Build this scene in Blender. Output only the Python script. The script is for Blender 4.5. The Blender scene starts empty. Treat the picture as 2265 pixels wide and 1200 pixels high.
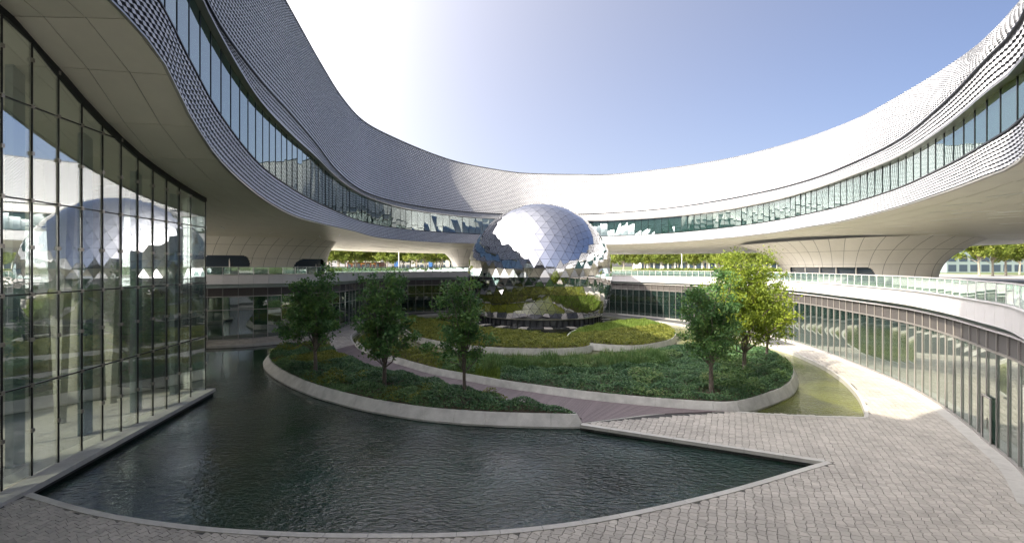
import bpy, math, random
import numpy as np
from mathutils import Vector
random.seed(7)
rng = np.random.default_rng(7)
SC = bpy.context.scene
COL = SC.collection
R = math.radians

# ------------------------------------------------------------------ camera
cd = bpy.data.cameras.new('camera'); cam = bpy.data.objects.new('camera', cd); COL.objects.link(cam)
cam.location = (0, 0, 9.8); cam.rotation_euler = (R(90), 0, 0)
cd.sensor_width = 36; cd.lens = 17.48; cd.shift_y = -0.00486; cd.clip_start = .2; cd.clip_end = 6000
SC.camera = cam

# ------------------------------------------------------------------ light
SUN_EL = 36.0
TR = Vector((.788, .616, -.7265)).normalized()          # direction the sunlight travels
sl = bpy.data.lights.new('sun', 'SUN'); so = bpy.data.objects.new('sun', sl); COL.objects.link(so)
sl.energy = 2.05; sl.angle = R(.53); sl.color = (1, .88, .70)
so.rotation_euler = TR.to_track_quat('-Z', 'Y').to_euler()
world = bpy.data.worlds.new('World'); SC.world = world; world.use_nodes = True
nt = world.node_tree; bg = nt.nodes['Background']
sky = nt.nodes.new('ShaderNodeTexSky'); sky.sky_type = 'NISHITA'; sky.sun_disc = False
sky.sun_elevation = R(SUN_EL); sky.sun_rotation = R(232); sky.air_density = 1.0; sky.dust_density = 2.4; sky.ozone_density = 1.6
# left-hand sky haze, brightened to fill the shaded court, fading smoothly to blue
tc = nt.nodes.new('ShaderNodeTexCoord')
dot = nt.nodes.new('ShaderNodeVectorMath'); dot.operation = 'DOT_PRODUCT'; dot.inputs[1].default_value = (-.95, -.10, .30)
mr = nt.nodes.new('ShaderNodeMapRange'); mr.inputs[1].default_value = -.7; mr.inputs[2].default_value = 1.0
mr.inputs[3].default_value = 0; mr.inputs[4].default_value = 1
pwn = nt.nodes.new('ShaderNodeMath'); pwn.operation = 'POWER'; pwn.inputs[1].default_value = 6.0; pwn.use_clamp = True; nt.links.new(mr.outputs[0], pwn.inputs[0])
mx = nt.nodes.new('ShaderNodeMix'); mx.data_type = 'RGBA'; mx.inputs['B'].default_value = (68, 63.5, 61, 1)
nt.links.new(tc.outputs['Generated'], dot.inputs[0]); nt.links.new(dot.outputs['Value'], mr.inputs[0])
cap = nt.nodes.new('ShaderNodeMath'); cap.operation = 'SMOOTH_MIN'; cap.inputs[1].default_value = .8; cap.inputs[2].default_value = .05
lin = nt.nodes.new('ShaderNodeMapRange'); lin.inputs[1].default_value = -.65; lin.inputs[2].default_value = .3; lin.inputs[3].default_value = 0; lin.inputs[4].default_value = .034
nt.links.new(dot.outputs['Value'], lin.inputs[0]); sm = nt.nodes.new('ShaderNodeMath'); sm.operation = 'ADD'
nt.links.new(pwn.outputs[0], sm.inputs[0]); nt.links.new(lin.outputs[0], sm.inputs[1]); nt.links.new(sm.outputs[0], cap.inputs[0]); nt.links.new(cap.outputs[0], mx.inputs['Factor']); tint = nt.nodes.new('ShaderNodeMix'); tint.data_type = 'RGBA'; tint.blend_type = 'MULTIPLY'; tint.inputs['Factor'].default_value = 1
tint.inputs['B'].default_value = (.68, .625, .70, 1); nt.links.new(sky.outputs[0], tint.inputs['A']); nt.links.new(tint.outputs['Result'], mx.inputs['A'])
nt.links.new(mx.outputs['Result'], bg.inputs[0]); bg.inputs[1].default_value = .05
SC.view_settings.view_transform = 'Standard'; SC.view_settings.look = 'None'
SC.view_settings.exposure = 2.15; SC.view_settings.gamma = 1; SC.view_settings.use_curve_mapping = False
SC.render.engine = 'CYCLES'
cy = SC.cycles
cy.max_bounces = 10; cy.glossy_bounces = 6; cy.transparent_max_bounces = 24; cy.diffuse_bounces = 6
cy.sample_clamp_indirect = 6; cy.use_denoising = True; cy.caustics_reflective = False; cy.caustics_refractive = False

# ------------------------------------------------------------------ materials
def mat(name, col, rough=.6, metal=0., spec=.5, var=.0, scale=2., bump=0., bscale=20., ior=None, coat=0., pervar=0.):
    m = bpy.data.materials.new(name); m.use_nodes = True
    t = m.node_tree; p = t.nodes['Principled BSDF']
    p.inputs['Base Color'].default_value = (*col, 1); p.inputs['Roughness'].default_value = rough
    p.inputs['Metallic'].default_value = metal; p.inputs['Specular IOR Level'].default_value = spec
    if ior: p.inputs['IOR'].default_value = ior
    if coat: p.inputs['Coat Weight'].default_value = coat
    if var or pervar or bump:
        g = t.nodes.new('ShaderNodeNewGeometry')
    if var or pervar:
        hsv = t.nodes.new('ShaderNodeHueSaturation'); hsv.inputs['Color'].default_value = (*col, 1)
        add = t.nodes.new('ShaderNodeMath'); add.operation = 'ADD'; add.inputs[0].default_value = 1; add.inputs[1].default_value = 0
        last = add
        if var:
            n = t.nodes.new('ShaderNodeTexNoise'); n.inputs['Scale'].default_value = scale; n.inputs['Detail'].default_value = 6
            n.inputs['Roughness'].default_value = .65
            t.links.new(g.outputs['Position'], n.inputs['Vector'])
            mr = t.nodes.new('ShaderNodeMapRange'); mr.inputs[1].default_value = .3; mr.inputs[2].default_value = .7
            mr.inputs[3].default_value = -var; mr.inputs[4].default_value = var
            t.links.new(n.outputs[0], mr.inputs[0]); t.links.new(mr.outputs[0], add.inputs[1])
        if pervar:
            mr2 = t.nodes.new('ShaderNodeMapRange'); mr2.inputs[3].default_value = -pervar; mr2.inputs[4].default_value = pervar
            t.links.new(g.outputs['Random Per Island'], mr2.inputs[0])
            a2 = t.nodes.new('ShaderNodeMath'); a2.operation = 'ADD'
            t.links.new(last.outputs[0], a2.inputs[0]); t.links.new(mr2.outputs[0], a2.inputs[1]); last = a2
            oi = t.nodes.new('ShaderNodeObjectInfo')
            mr3 = t.nodes.new('ShaderNodeMapRange'); mr3.inputs[3].default_value = -pervar; mr3.inputs[4].default_value = pervar
            t.links.new(oi.outputs['Random'], mr3.inputs[0])
            a3 = t.nodes.new('ShaderNodeMath'); a3.operation = 'ADD'
            t.links.new(last.outputs[0], a3.inputs[0]); t.links.new(mr3.outputs[0], a3.inputs[1]); last = a3
        t.links.new(last.outputs[0], hsv.inputs['Value'])
        t.links.new(hsv.outputs[0], p.inputs['Base Color'])
    if bump:
        n2 = t.nodes.new('ShaderNodeTexNoise'); n2.inputs['Scale'].default_value = bscale; n2.inputs['Detail'].default_value = 5
        t.links.new(g.outputs['Position'], n2.inputs['Vector'])
        b = t.nodes.new('ShaderNodeBump'); b.inputs['Strength'].default_value = bump; b.inputs['Distance'].default_value = .05
        t.links.new(n2.outputs[0], b.inputs['Height']); t.links.new(b.outputs[0], p.inputs['Normal'])
    return m

def leaf_mat(name, cols, trans=.35, scale=.7, rough=.55):
    m = bpy.data.materials.new(name); m.use_nodes = True
    t = m.node_tree; p = t.nodes['Principled BSDF']; out = t.nodes['Material Output']
    g = t.nodes.new('ShaderNodeNewGeometry')
    n = t.nodes.new('ShaderNodeTexNoise'); n.inputs['Scale'].default_value = scale; n.inputs['Detail'].default_value = 3
    t.links.new(g.outputs['Position'], n.inputs['Vector'])
    a = t.nodes.new('ShaderNodeMath'); a.operation = 'MULTIPLY_ADD'; a.inputs[1].default_value = .35; a.inputs[2].default_value = -.18
    t.links.new(g.outputs['Random Per Island'], a.inputs[0])
    s = t.nodes.new('ShaderNodeMath'); s.operation = 'ADD'
    t.links.new(n.outputs[0], s.inputs[0]); t.links.new(a.outputs[0], s.inputs[1])
    r = t.nodes.new('ShaderNodeValToRGB'); e = r.color_ramp.elements
    e[0].position = .25; e[0].color = (*cols[0], 1); e[1].position = .75; e[1].color = (*cols[-1], 1)
    for i, c in enumerate(cols[1:-1]):
        x = e.new(.25 + .5 * (i + 1) / (len(cols) - 1)); x.color = (*c, 1)
    t.links.new(s.outputs[0], r.inputs[0]); t.links.new(r.outputs[0], p.inputs['Base Color'])
    p.inputs['Roughness'].default_value = rough; p.inputs['Specular IOR Level'].default_value = .35
    tr = t.nodes.new('ShaderNodeBsdfTranslucent'); t.links.new(r.outputs[0], tr.inputs[0])
    mx = t.nodes.new('ShaderNodeMixShader'); mx.inputs[0].default_value = trans
    t.links.new(p.outputs[0], mx.inputs[1]); t.links.new(tr.outputs[0], mx.inputs[2]); t.links.new(mx.outputs[0], out.inputs[0])
    return m

def glass_mat(name, tint, refl, extra=0., rough=.0, body=None, bodyw=0., bump=0.):
    """thin architectural glass: tinted transparency + fresnel mirror (+ a share of frit / dirt)"""
    m = bpy.data.materials.new(name); m.use_nodes = True
    t = m.node_tree; t.nodes.remove(t.nodes['Principled BSDF']); out = t.nodes['Material Output']
    tr = t.nodes.new('ShaderNodeBsdfTransparent'); tr.inputs[0].default_value = (*tint, 1)
    gl = t.nodes.new('ShaderNodeBsdfGlossy'); gl.inputs['Roughness'].default_value = rough; gl.inputs[0].default_value = (*refl, 1)
    # Schlick reflectance, the same from both sides of the thin pane
    fr = t.nodes.new('ShaderNodeLayerWeight'); fr.inputs[0].default_value = .5
    pw_ = t.nodes.new('ShaderNodeMath'); pw_.operation = 'POWER'; pw_.inputs[1].default_value = 4.5; t.links.new(fr.outputs['Facing'], pw_.inputs[0])
    ad = t.nodes.new('ShaderNodeMath'); ad.operation = 'MULTIPLY_ADD'; ad.inputs[1].default_value = .94 - extra; ad.inputs[2].default_value = .045 + extra; ad.use_clamp = True
    t.links.new(pw_.outputs[0], ad.inputs[0])
    base = tr
    if body:
        df = t.nodes.new('ShaderNodeBsdfDiffuse'); df.inputs[0].default_value = (*body, 1)
        m0 = t.nodes.new('ShaderNodeMixShader'); m0.inputs[0].default_value = bodyw
        t.links.new(tr.outputs[0], m0.inputs[1]); t.links.new(df.outputs[0], m0.inputs[2]); base = m0
    if bump:
        g = t.nodes.new('ShaderNodeNewGeometry'); n = t.nodes.new('ShaderNodeTexNoise'); n.inputs['Scale'].default_value = .5
        n.inputs['Detail'].default_value = 1
        t.links.new(g.outputs['Position'], n.inputs['Vector'])
        b = t.nodes.new('ShaderNodeBump'); b.inputs['Strength'].default_value = 1; b.inputs['Distance'].default_value = bump
        t.links.new(n.outputs[0], b.inputs['Height']); t.links.new(b.outputs[0], gl.inputs['Normal'])
    mx = t.nodes.new('ShaderNodeMixShader')
    t.links.new(ad.outputs[0], mx.inputs[0]); t.links.new(base.outputs[0], mx.inputs[1]); t.links.new(gl.outputs[0], mx.inputs[2])
    t.links.new(mx.outputs[0], out.inputs[0])
    return m

M = {}
M['tile'] = mat('folded_aluminium', (.58, .60, .63), .40, .15, pervar=.07)
M['tile_dark'] = mat('screen_backing', (.035, .038, .045), .7)
M['trim'] = mat('satin_steel_trim', (.42, .41, .38), .3, .8)
M['soffit'] = mat('soffit_aluminium', (.78, .765, .66), .42, .10, var=.04, scale=.6, pervar=.015)
M['pier'] = mat('pier_cladding', (.78, .76, .71), .5, .05, var=.04, scale=.5, pervar=.015)
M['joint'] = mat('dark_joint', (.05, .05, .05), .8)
M['slot'] = mat('light_slot_cover', (.92, .92, .90), .4)
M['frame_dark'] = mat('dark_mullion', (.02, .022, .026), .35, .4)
M['frame_light'] = mat('grey_mullion', (.42, .40, .39), .4, .5)
M['clamp'] = mat('steel_clamp', (.32, .30, .28), .35, .8)
M['ring_glass'] = glass_mat('ring_glass', (.10, .17, .17), (.86, .97, .95), .30, .0, (.03, .07, .065), .75)
M['court_glass'] = glass_mat('court_glass', (.48, .60, .56), (.93, .98, .95), .27, .0, (.05, .10, .09), .25, .003)
M['hall_glass'] = glass_mat('hall_glass', (.94, .975, .96), (.96, .98, 1), .28, .0)
M['rail_glass'] = glass_mat('rail_glass', (.72, .84, .80), (.9, 1, .97), .10, .0, (.22, .32, .30), .18)
M['fascia'] = mat('white_fascia', (.66, .65, .66), .5, .0, var=.05, scale=.7, pervar=.02)
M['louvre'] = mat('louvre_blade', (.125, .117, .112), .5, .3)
M['soffit_white'] = mat('interior_white', (.7, .7, .68), .7)
M['interior'] = mat('interior_grey', (.30, .36, .35), .8, var=.2, scale=.3)
M['interior_floor'] = mat('interior_floor', (.58, .56, .50), .35, var=.1, scale=.5)
M['mirror'] = mat('mirror_steel', (.66, .67, .69), .025, 1.0)
M['mirror_back'] = mat('mirror_joint', (.10, .11, .12), .5, .5)
M['stone'] = mat('pale_stone_kerb', (.48, .475, .45), .65, var=.12, scale=1.6, bump=.15, bscale=14, pervar=.03)
M['rim'] = mat('cast_stone_rim', (.46, .465, .44), .7, var=.22, scale=1.1, bump=.25, bscale=18, pervar=.04)
M['paver'] = mat('paver', (.42, .40, .365), .75, var=.17, scale=.45, bump=.3, bscale=30, pervar=.12)
M['paver_joint'] = mat('paver_joint', (.085, .088, .088), .9, var=.3, scale=6)
M['slab'] = mat('pale_concrete', (.44, .42, .39), .75, var=.12, scale=1.2, bump=.15, bscale=20)
M['deck'] = mat('deck_plank', (.165, .135, .14), .6, var=.12, scale=4, pervar=.14)
M['soil'] = mat('soil', (.10, .075, .05), .95, var=.35, scale=5, bump=.6, bscale=12)
M['plaza'] = mat('plaza_paving', (.40, .39, .36), .8, var=.08, scale=.2)
M['lawn'] = mat('far_ground', (.10, .13, .045), .95, var=.3, scale=.1)
M['wet_stone'] = mat('wet_dark_stone', (.055, .06, .065), .16, 0, var=.4, scale=1.2)
M['bark'] = mat('bark', (.17, .145, .12), .9, var=.3, scale=5, bump=.8, bscale=22)
M['bark_pale'] = mat('pale_bark', (.30, .27, .22), .9, var=.3, scale=3)
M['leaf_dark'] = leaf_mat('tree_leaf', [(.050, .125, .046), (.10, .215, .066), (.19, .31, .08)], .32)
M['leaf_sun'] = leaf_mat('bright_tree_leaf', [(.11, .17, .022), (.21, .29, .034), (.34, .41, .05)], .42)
M['leaf_far'] = leaf_mat('far_leaf', [(.094, .143, .022), (.176, .231, .039), (.275, .308, .055)], .45, .3)
M['shrub_dark'] = leaf_mat('shrub_leaf', [(.044, .112, .052), (.082, .178, .076), (.15, .26, .10)], .2, .9, .45)
M['shrub_green'] = leaf_mat('soft_shrub_leaf', [(.075, .155, .065), (.125, .235, .09), (.20, .32, .12)], .25, .9)
M['shrub_olive'] = leaf_mat('olive_hedge_leaf', [(.103, .129, .025), (.172, .207, .034), (.293, .293, .052)], .3, 1.2)
M['shrub_lime'] = leaf_mat('lime_grass_leaf', [(.104, .169, .026), (.169, .260, .046), (.247, .351, .078)], .35, .8)
M['grass_tall'] = leaf_mat('tall_grass_blade', [(.082, .162, .054), (.144, .252, .082), (.270, .324, .144)], .3, .5)
M['white'] = mat('white_paint', (.78, .77, .74), .5)
M['red'] = mat('brick_red_paint', (.25, .07, .04), .6)
M['orange'] = mat('orange_sign', (.6, .22, .04), .5)
M['blue'] = mat('blue_banner', (.03, .12, .35), .5)
M['yellow'] = mat('yellow_paint', (.7, .5, .05), .5)
M['far_wall'] = mat('pale_building', (.30, .30, .29), .7, var=.05)
M['far_glass'] = mat('far_window', (.04, .06, .09), .1, 0, .8)

def water_material(c0=(.004, .013, .008), c1=(.012, .040, .030)):
    m = bpy.data.materials.new('pool_water'); m.use_nodes = True
    t = m.node_tree; p = t.nodes['Principled BSDF']; g = t.nodes.new('ShaderNodeNewGeometry')
    p.inputs['Roughness'].default_value = .03; p.inputs['IOR'].default_value = 1.7
    n0 = t.nodes.new('ShaderNodeTexNoise'); n0.inputs['Scale'].default_value = .16; n0.inputs['Detail'].default_value = 4
    t.links.new(g.outputs['Position'], n0.inputs['Vector'])
    r = t.nodes.new('ShaderNodeValToRGB'); e = r.color_ramp.elements
    e[0].position = .35; e[0].color = (*c0, 1); e[1].position = .68; e[1].color = (*c1, 1)
    t.links.new(n0.outputs[0], r.inputs[0]); t.links.new(r.outputs[0], p.inputs['Base Color'])
    # wind ripples: two crossing trains broken up by noise
    def wave(rot, sc, st, amp, dist):
        mp = t.nodes.new('ShaderNodeMapping'); mp.inputs['Rotation'].default_value = (0, 0, R(rot)); mp.inputs['Scale'].default_value = (sc, sc * st, 1)
        n = t.nodes.new('ShaderNodeTexNoise'); n.inputs['Scale'].default_value = 1; n.inputs['Detail'].default_value = 2.5; n.inputs['Roughness'].default_value = .5
        n.inputs['Distortion'].default_value = dist
        t.links.new(g.outputs['Position'], mp.inputs[0]); t.links.new(mp.outputs[0], n.inputs['Vector'])
        q = t.nodes.new('ShaderNodeMath'); q.operation = 'MULTIPLY'; q.inputs[1].default_value = amp
        t.links.new(n.outputs[0], q.inputs[0]); return q
    a = wave(25, 2.2, 2.2, 1.0, .6); b = wave(-20, 4.6, 1.7, .40, .8); c = wave(60, .35, 1.4, 1.2, .3)
    s = t.nodes.new('ShaderNodeMath'); s.operation = 'ADD'; s2 = t.nodes.new('ShaderNodeMath'); s2.operation = 'ADD'
    t.links.new(a.outputs[0], s.inputs[0]); t.links.new(b.outputs[0], s.inputs[1])
    t.links.new(s.outputs[0], s2.inputs[0]); t.links.new(c.outputs[0], s2.inputs[1])
    # wind is stronger over the open front pool than in the sheltered ponds
    d = t.nodes.new('ShaderNodeSeparateXYZ'); t.links.new(g.outputs['Position'], d.inputs[0])
    mr = t.nodes.new('ShaderNodeMapRange'); mr.inputs[1].default_value = 34; mr.inputs[2].default_value = 50
    mr.inputs[3].default_value = .070; mr.inputs[4].default_value = .010
    t.links.new(d.outputs['Y'], mr.inputs[0])
    mr.inputs[3].default_value = 1; mr.inputs[4].default_value = .14
    mx_ = t.nodes.new('ShaderNodeMapRange'); mx_.inputs[1].default_value = -14; mx_.inputs[2].default_value = 4
    mx_.inputs[3].default_value = .042; mx_.inputs[4].default_value = .17; t.links.new(d.outputs['X'], mx_.inputs[0])
    gust = t.nodes.new('ShaderNodeTexNoise'); gust.inputs['Scale'].default_value = .22; gust.inputs['Detail'].default_value = 2
    t.links.new(g.outputs['Position'], gust.inputs['Vector'])
    mg = t.nodes.new('ShaderNodeMapRange'); mg.inputs[1].default_value = .35; mg.inputs[2].default_value = .65; mg.inputs[3].default_value = .55; mg.inputs[4].default_value = 1.35
    t.links.new(gust.outputs[0], mg.inputs[0])
    m1 = t.nodes.new('ShaderNodeMath'); m1.operation = 'MULTIPLY'; m2 = t.nodes.new('ShaderNodeMath'); m2.operation = 'MULTIPLY'
    t.links.new(mr.outputs[0], m1.inputs[0]); t.links.new(mx_.outputs[0], m1.inputs[1]); t.links.new(m1.outputs[0], m2.inputs[0]); t.links.new(mg.outputs[0], m2.inputs[1])
    bp = t.nodes.new('ShaderNodeBump'); bp.inputs['Strength'].default_value = 1
    t.links.new(m2.outputs[0], bp.inputs['Distance'])
    t.links.new(s2.outputs[0], bp.inputs['Height']); t.links.new(bp.outputs[0], p.inputs['Normal'])
    return m
M['water'] = water_material()
M['pond'] = water_material((.070, .085, .010), (.14, .16, .014))

# ------------------------------------------------------------------ helpers
def tag(o, label=None, cat=None, group=None, kind=None):
    if label: o['label'] = label
    if cat: o['category'] = cat
    if group: o['group'] = group
    if kind: o['kind'] = kind
    return o

def mesh(name, V, F, m):
    me = bpy.data.meshes.new(name); me.from_pydata([tuple(map(float, v)) for v in V], [], F)
    me.materials.append(m); me.update(); return me

def fast_mesh(name, V, quads, m, n=4):
    """V (k,3) array; quads (f,n) int array"""
    me = bpy.data.meshes.new(name); V = np.asarray(V, np.float32); Q = np.asarray(quads, np.int32)
    me.vertices.add(len(V)); me.vertices.foreach_set('co', V.ravel())
    me.loops.add(Q.size); me.loops.foreach_set('vertex_index', Q.ravel())
    me.polygons.add(len(Q)); me.polygons.foreach_set('loop_start', np.arange(0, Q.size, n, dtype=np.int32))
    me.materials.append(m); me.update(calc_edges=True); return me

def link(name, me, parent=None, loc=None):
    o = bpy.data.objects.new(name, me); COL.objects.link(o)
    if parent: o.parent = parent
    if loc is not None: o.location = loc
    return o

def empty(name, label, cat, loc=(0, 0, 0), group=None, rz=0):
    o = bpy.data.objects.new(name, None); COL.objects.link(o); o.location = loc; o.rotation_euler = (0, 0, rz)
    o.empty_display_size = .3
    return tag(o, label, cat, group)

def smooth(o):
    o.data.polygons.foreach_set('use_smooth', [True] * len(o.data.polygons)); return o

def box(c, s, ux=None):
    """box centred c, half sizes s, optional horizontal x axis direction"""
    c = np.array(c, float)
    ux = np.array([1, 0, 0.]) if ux is None else np.array([ux[0], ux[1], 0.]) / math.hypot(ux[0], ux[1])
    uy = np.array([-ux[1], ux[0], 0]); uz = np.array([0, 0, 1.])
    V = [c + ux * s[0] * a + uy * s[1] * b + uz * s[2] * d for d in (-1, 1) for a, b in ((-1, -1), (1, -1), (1, 1), (-1, 1))]
    return V, [(3, 2, 1, 0), (4, 5, 6, 7), (0, 1, 5, 4), (1, 2, 6, 5), (2, 3, 7, 6), (3, 0, 4, 7)]

def beam(a, b, w, h, up=(0, 0, 1)):
    a = np.array(a, float); b = np.array(b, float); d = b - a; d /= np.linalg.norm(d)
    up = np.array(up, float)
    if abs(d @ up) > .98: up = np.array((1., 0, 0))
    s = np.cross(d, up); s /= np.linalg.norm(s); u = np.cross(s, d)
    V = [p + s * w / 2 * i + u * h / 2 * j for p in (a, b) for i, j in ((-1, -1), (1, -1), (1, 1), (-1, 1))]
    return V, [(3, 2, 1, 0), (4, 5, 6, 7), (0, 1, 5, 4), (1, 2, 6, 5), (2, 3, 7, 6), (3, 0, 4, 7)]

def join(pieces):
    V = []; F = []
    for v, f in pieces:
        k = len(V); V.extend(v); F.extend([tuple(i + k for i in q) for q in f])
    return V, F

def add(name, pieces, m, parent=None):
    V, F = join(pieces) if isinstance(pieces, list) else pieces
    return link(name, mesh(name, V, F, m), parent)

def score(V):
    V = np.asarray(V); Y = V[:, 1]
    if Y.min() < 1: return 0
    px = V[:, 0] / Y; py = (V[:, 2] - 9.8) / Y
    if px.min() > 1.03 or px.max() < -1.03 or py.min() > .54 or py.max() < -.556: return 0
    return (px.max() - px.min() + 1e-4) * (py.max() - py.min() + 1e-4)

def emit(parent, name, pieces, m, limit=295, rest_name=None):
    """the pieces that show largest become parts of their own, the rest one 'stuff' part"""
    sc = np.array([score(v) for v, f in pieces]); order = np.argsort(-sc)
    top = [i for i in order[:limit] if sc[i] > 0]; s = set(top)
    for i in top: link(name, mesh(name, pieces[i][0], pieces[i][1], m), parent)
    rest = [pieces[i] for i in range(len(pieces)) if i not in s]
    if rest:
        o = add(rest_name or name, rest, m, parent); o['kind'] = 'stuff'

def slab_piece(A, B, C, D, th, gap=0.):
    """quad A B C D (ccw seen from its front) shrunk by gap and given thickness backwards"""
    P = np.array([A, B, C, D], float); c = P.mean(0)
    if gap:
        Q = P.copy()
        for i in range(4):
            for j in ((i + 1) % 4, (i - 1) % 4):
                e = P[j] - P[i]; L = np.linalg.norm(e)
                if L > 1e-6: Q[i] += e / L * min(gap, L * .3)
        P = Q
    n = np.cross(P[2] - P[0], P[3] - P[1]); n /= (np.linalg.norm(n) + 1e-9)
    V = list(P) + list(P - n * th)
    return V, [(0, 1, 2, 3), (7, 6, 5, 4), (0, 4, 5, 1), (1, 5, 6, 2), (2, 6, 7, 3), (3, 7, 4, 0)]

def catmull(P, n=12, closed=False):
    P = np.array(P, float); out = []; N = len(P)
    for i in range(N if closed else N - 1):
        if closed: a, b, c, d = P[(i - 1) % N], P[i], P[(i + 1) % N], P[(i + 2) % N]
        else:
            b, c = P[i], P[i + 1]; a = P[i - 1] if i else 2 * b - c; d = P[i + 2] if i + 2 < N else 2 * c - b
        for k in range(n):
            t = k / n
            out.append(.5 * ((2 * b) + (-a + c) * t + (2 * a - 5 * b + 4 * c - d) * t * t + (-a + 3 * b - 3 * c + d) * t ** 3))
    if not closed: out.append(P[-1])
    return np.array(out)

class Curve:
    """dense polyline table (columns: x, y, extra...) sampled by arc length"""
    def __init__(s, P, closed=False, n=14):
        s.P = catmull(P, n, closed)
        if closed: s.P = np.vstack([s.P, s.P[:1]])
        d = np.linalg.norm(np.diff(s.P[:, :2], axis=0), axis=1); s.L = np.concatenate([[0], np.cumsum(d)]); s.len = s.L[-1]; s.closed = closed
    def at(s, l):
        l = np.asarray(l, float)
        if s.closed: l = np.mod(l, s.len)
        return np.stack([np.interp(l, s.L, s.P[:, k]) for k in range(s.P.shape[1])], -1)
    def tan(s, l, e=.6):
        a = s.at(np.asarray(l) - e)[..., :2]; b = s.at(np.asarray(l) + e)[..., :2]
        if not s.closed:
            a = s.at(np.maximum(np.asarray(l) - e, 0))[..., :2]; b = s.at(np.minimum(np.asarray(l) + e, s.len))[..., :2]
        d = b - a; return d / np.linalg.norm(d, axis=-1, keepdims=True)
    def off(s, l, d, e=.6):
        """point offset d to the left of travel"""
        t = s.tan(l, e); n = np.stack([-t[..., 1], t[..., 0]], -1)
        return s.at(l)[..., :2] + n * np.asarray(d)[..., None]

def inside(x, y, poly):
    p = np.asarray(poly); r = np.zeros(np.shape(x), bool); j = len(p) - 1
    for i in range(len(p)):
        c = ((p[i, 1] > y) != (p[j, 1] > y)) & (x < (p[j, 0] - p[i, 0]) * (y - p[i, 1]) / (p[j, 1] - p[i, 1] + 1e-12) + p[i, 0])
        r ^= c; j = i
    return r

def edge_dist(x, y, poly, closed=True):
    p = np.asarray(poly, float); d = np.full(np.shape(x), 1e9); n = len(p)
    for i in range(n if closed else n - 1):
        a = p[i]; b = p[(i + 1) % n]; e = b - a; L = e @ e + 1e-12
        t = np.clip(((x - a[0]) * e[0] + (y - a[1]) * e[1]) / L, 0, 1)
        d = np.minimum(d, np.hypot(x - a[0] - t * e[0], y - a[1] - t * e[1]))
    return d

def poly_prism(poly, z0, z1):
    n = len(poly); V = [(x, y, z0) for x, y in poly] + [(x, y, z1) for x, y in poly]
    return V, [tuple(range(n, 2 * n)), tuple(range(n - 1, -1, -1))] + [(i, (i + 1) % n, n + (i + 1) % n, n + i) for i in range(n)]

def area(poly):
    p = np.asarray(poly); q = np.roll(p, -1, 0); return .5 * (p[:, 0] * q[:, 1] - q[:, 0] * p[:, 1]).sum()

# ------------------------------------------------------------------ outlines of the sunken court (metres)
# base of the glazed wall round the court; x, y
WALL_R = [(21, 19.3), (24.3, 23.6), (26.3, 27.2), (29.7, 33.8), (32.7, 41.5), (34.7, 50.6), (36.3, 60), (36.8, 70), (35.6, 80), (31.5, 90), (24.8, 99.6), (18, 106), (8, 111), (2, 111.6)]
WALL_L = [(2, 111.6), (-6, 111), (-14, 109), (-22.9, 104), (-26.2, 96), (-27.2, 87), (-27.6, 79), (-32, 70.5), (-36.5, 67), (-40.9, 65), (-47, 63.3), (-56, 62)]
WALL_BACK = [(-56, 62), (-50, 52), (-43, 44), (-40.5, 34), (-40, 20), (-40, 8), (-34, 3.5), (-20, 2.2), (-8, 2), (4, 2.2), (12, 5), (18, 12), (21, 19.3)]
CR = Curve(WALL_R); CL = Curve(WALL_L); CB = Curve(WALL_BACK)
POOL = [(-20.85, 21.39), (-18.13, 20.3), (-15.61, 19.46), (-12.87, 18.81), (-10.6, 18.43), (-7.97, 18.18), (-5.47, 18.09), (-2.19, 18.15), (.29, 18.46), (2.91, 19.08), (5.81, 20.11), (9.14, 21.52), (11.76, 22.79), (14.13, 24.01), (15.9, 24.9)]
P1F = [(4.35, 31.05), (1.91, 31.1), (-.73, 31.34), (-3.25, 31.79), (-5.9, 32.54), (-8.06, 33.54), (-10.43, 34.81), (-12.87, 36.54), (-15.3, 38.46), (-18, 41.04), (-20.54, 43.82), (-22.78, 46.61), (-24.6, 49.33), (-26.09, 52.13), (-26.99, 54.73), (-27.2, 56.8), (-26.6, 58.2), (-25.44, 59.2)]
P1B = [(-23.42, 59.5), (-20.92, 59), (-18.77, 55), (-16.83, 52.08), (-14.46, 49), (-9.15, 43.29), (-4.76, 39.49), (-2.71, 37.56), (.56, 35.0), (2.7, 33.5), (4.3, 32.4), (4.5, 31.8)]
P2F = [(-19.86, 62.67), (-18.54, 59.56), (-16.06, 55.28), (-14.05, 52.84), (-12.27, 50.85), (-7.7, 45.68), (-4.1, 42.78), (-1.2, 40.53), (2.55, 38.23), (5.94, 36.42), (9.88, 34.89), (12.91, 34.01), (15.05, 33.75)]
P2R = [(16.64, 34.5), (18.49, 35.83), (21.67, 38.6), (24.27, 42.15), (26.34, 46.03), (28.0, 50.93), (28.6, 55), (27.6, 57.3), (24.87, 58.2), (17.93, 57.4), (13.65, 52.8), (8.13, 49.5), (1.0, 48.5), (-3.5, 49.5), (-8.8, 53.5), (-13.0, 59.0), (-16.6, 64.6), (-19.0, 66.0)]
P3 = [(-19.65, 86.61), (-17.03, 76.92), (-14.27, 69.62), (-11.6, 64.6), (-7.12, 60), (-2.71, 57.4), (2.06, 56.4), (6.51, 56.6), (9.3, 58.51), (9.3, 62.0), (6.17, 66.5), (3.04, 69.8), (-4.08, 75), (-12.83, 85.27), (-17.6, 92.6), (-19.6, 91.5)]
P4 = [(7.39, 67.48), (8.0, 62.9), (9.92, 60), (13.12, 58.6), (16.07, 59.2), (20.14, 63.22), (22.64, 68.32), (24.4, 75.34), (24.6, 81.7), (23.2, 87), (19.4, 86.6), (13.89, 80.8), (9.69, 74.5)]
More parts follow.
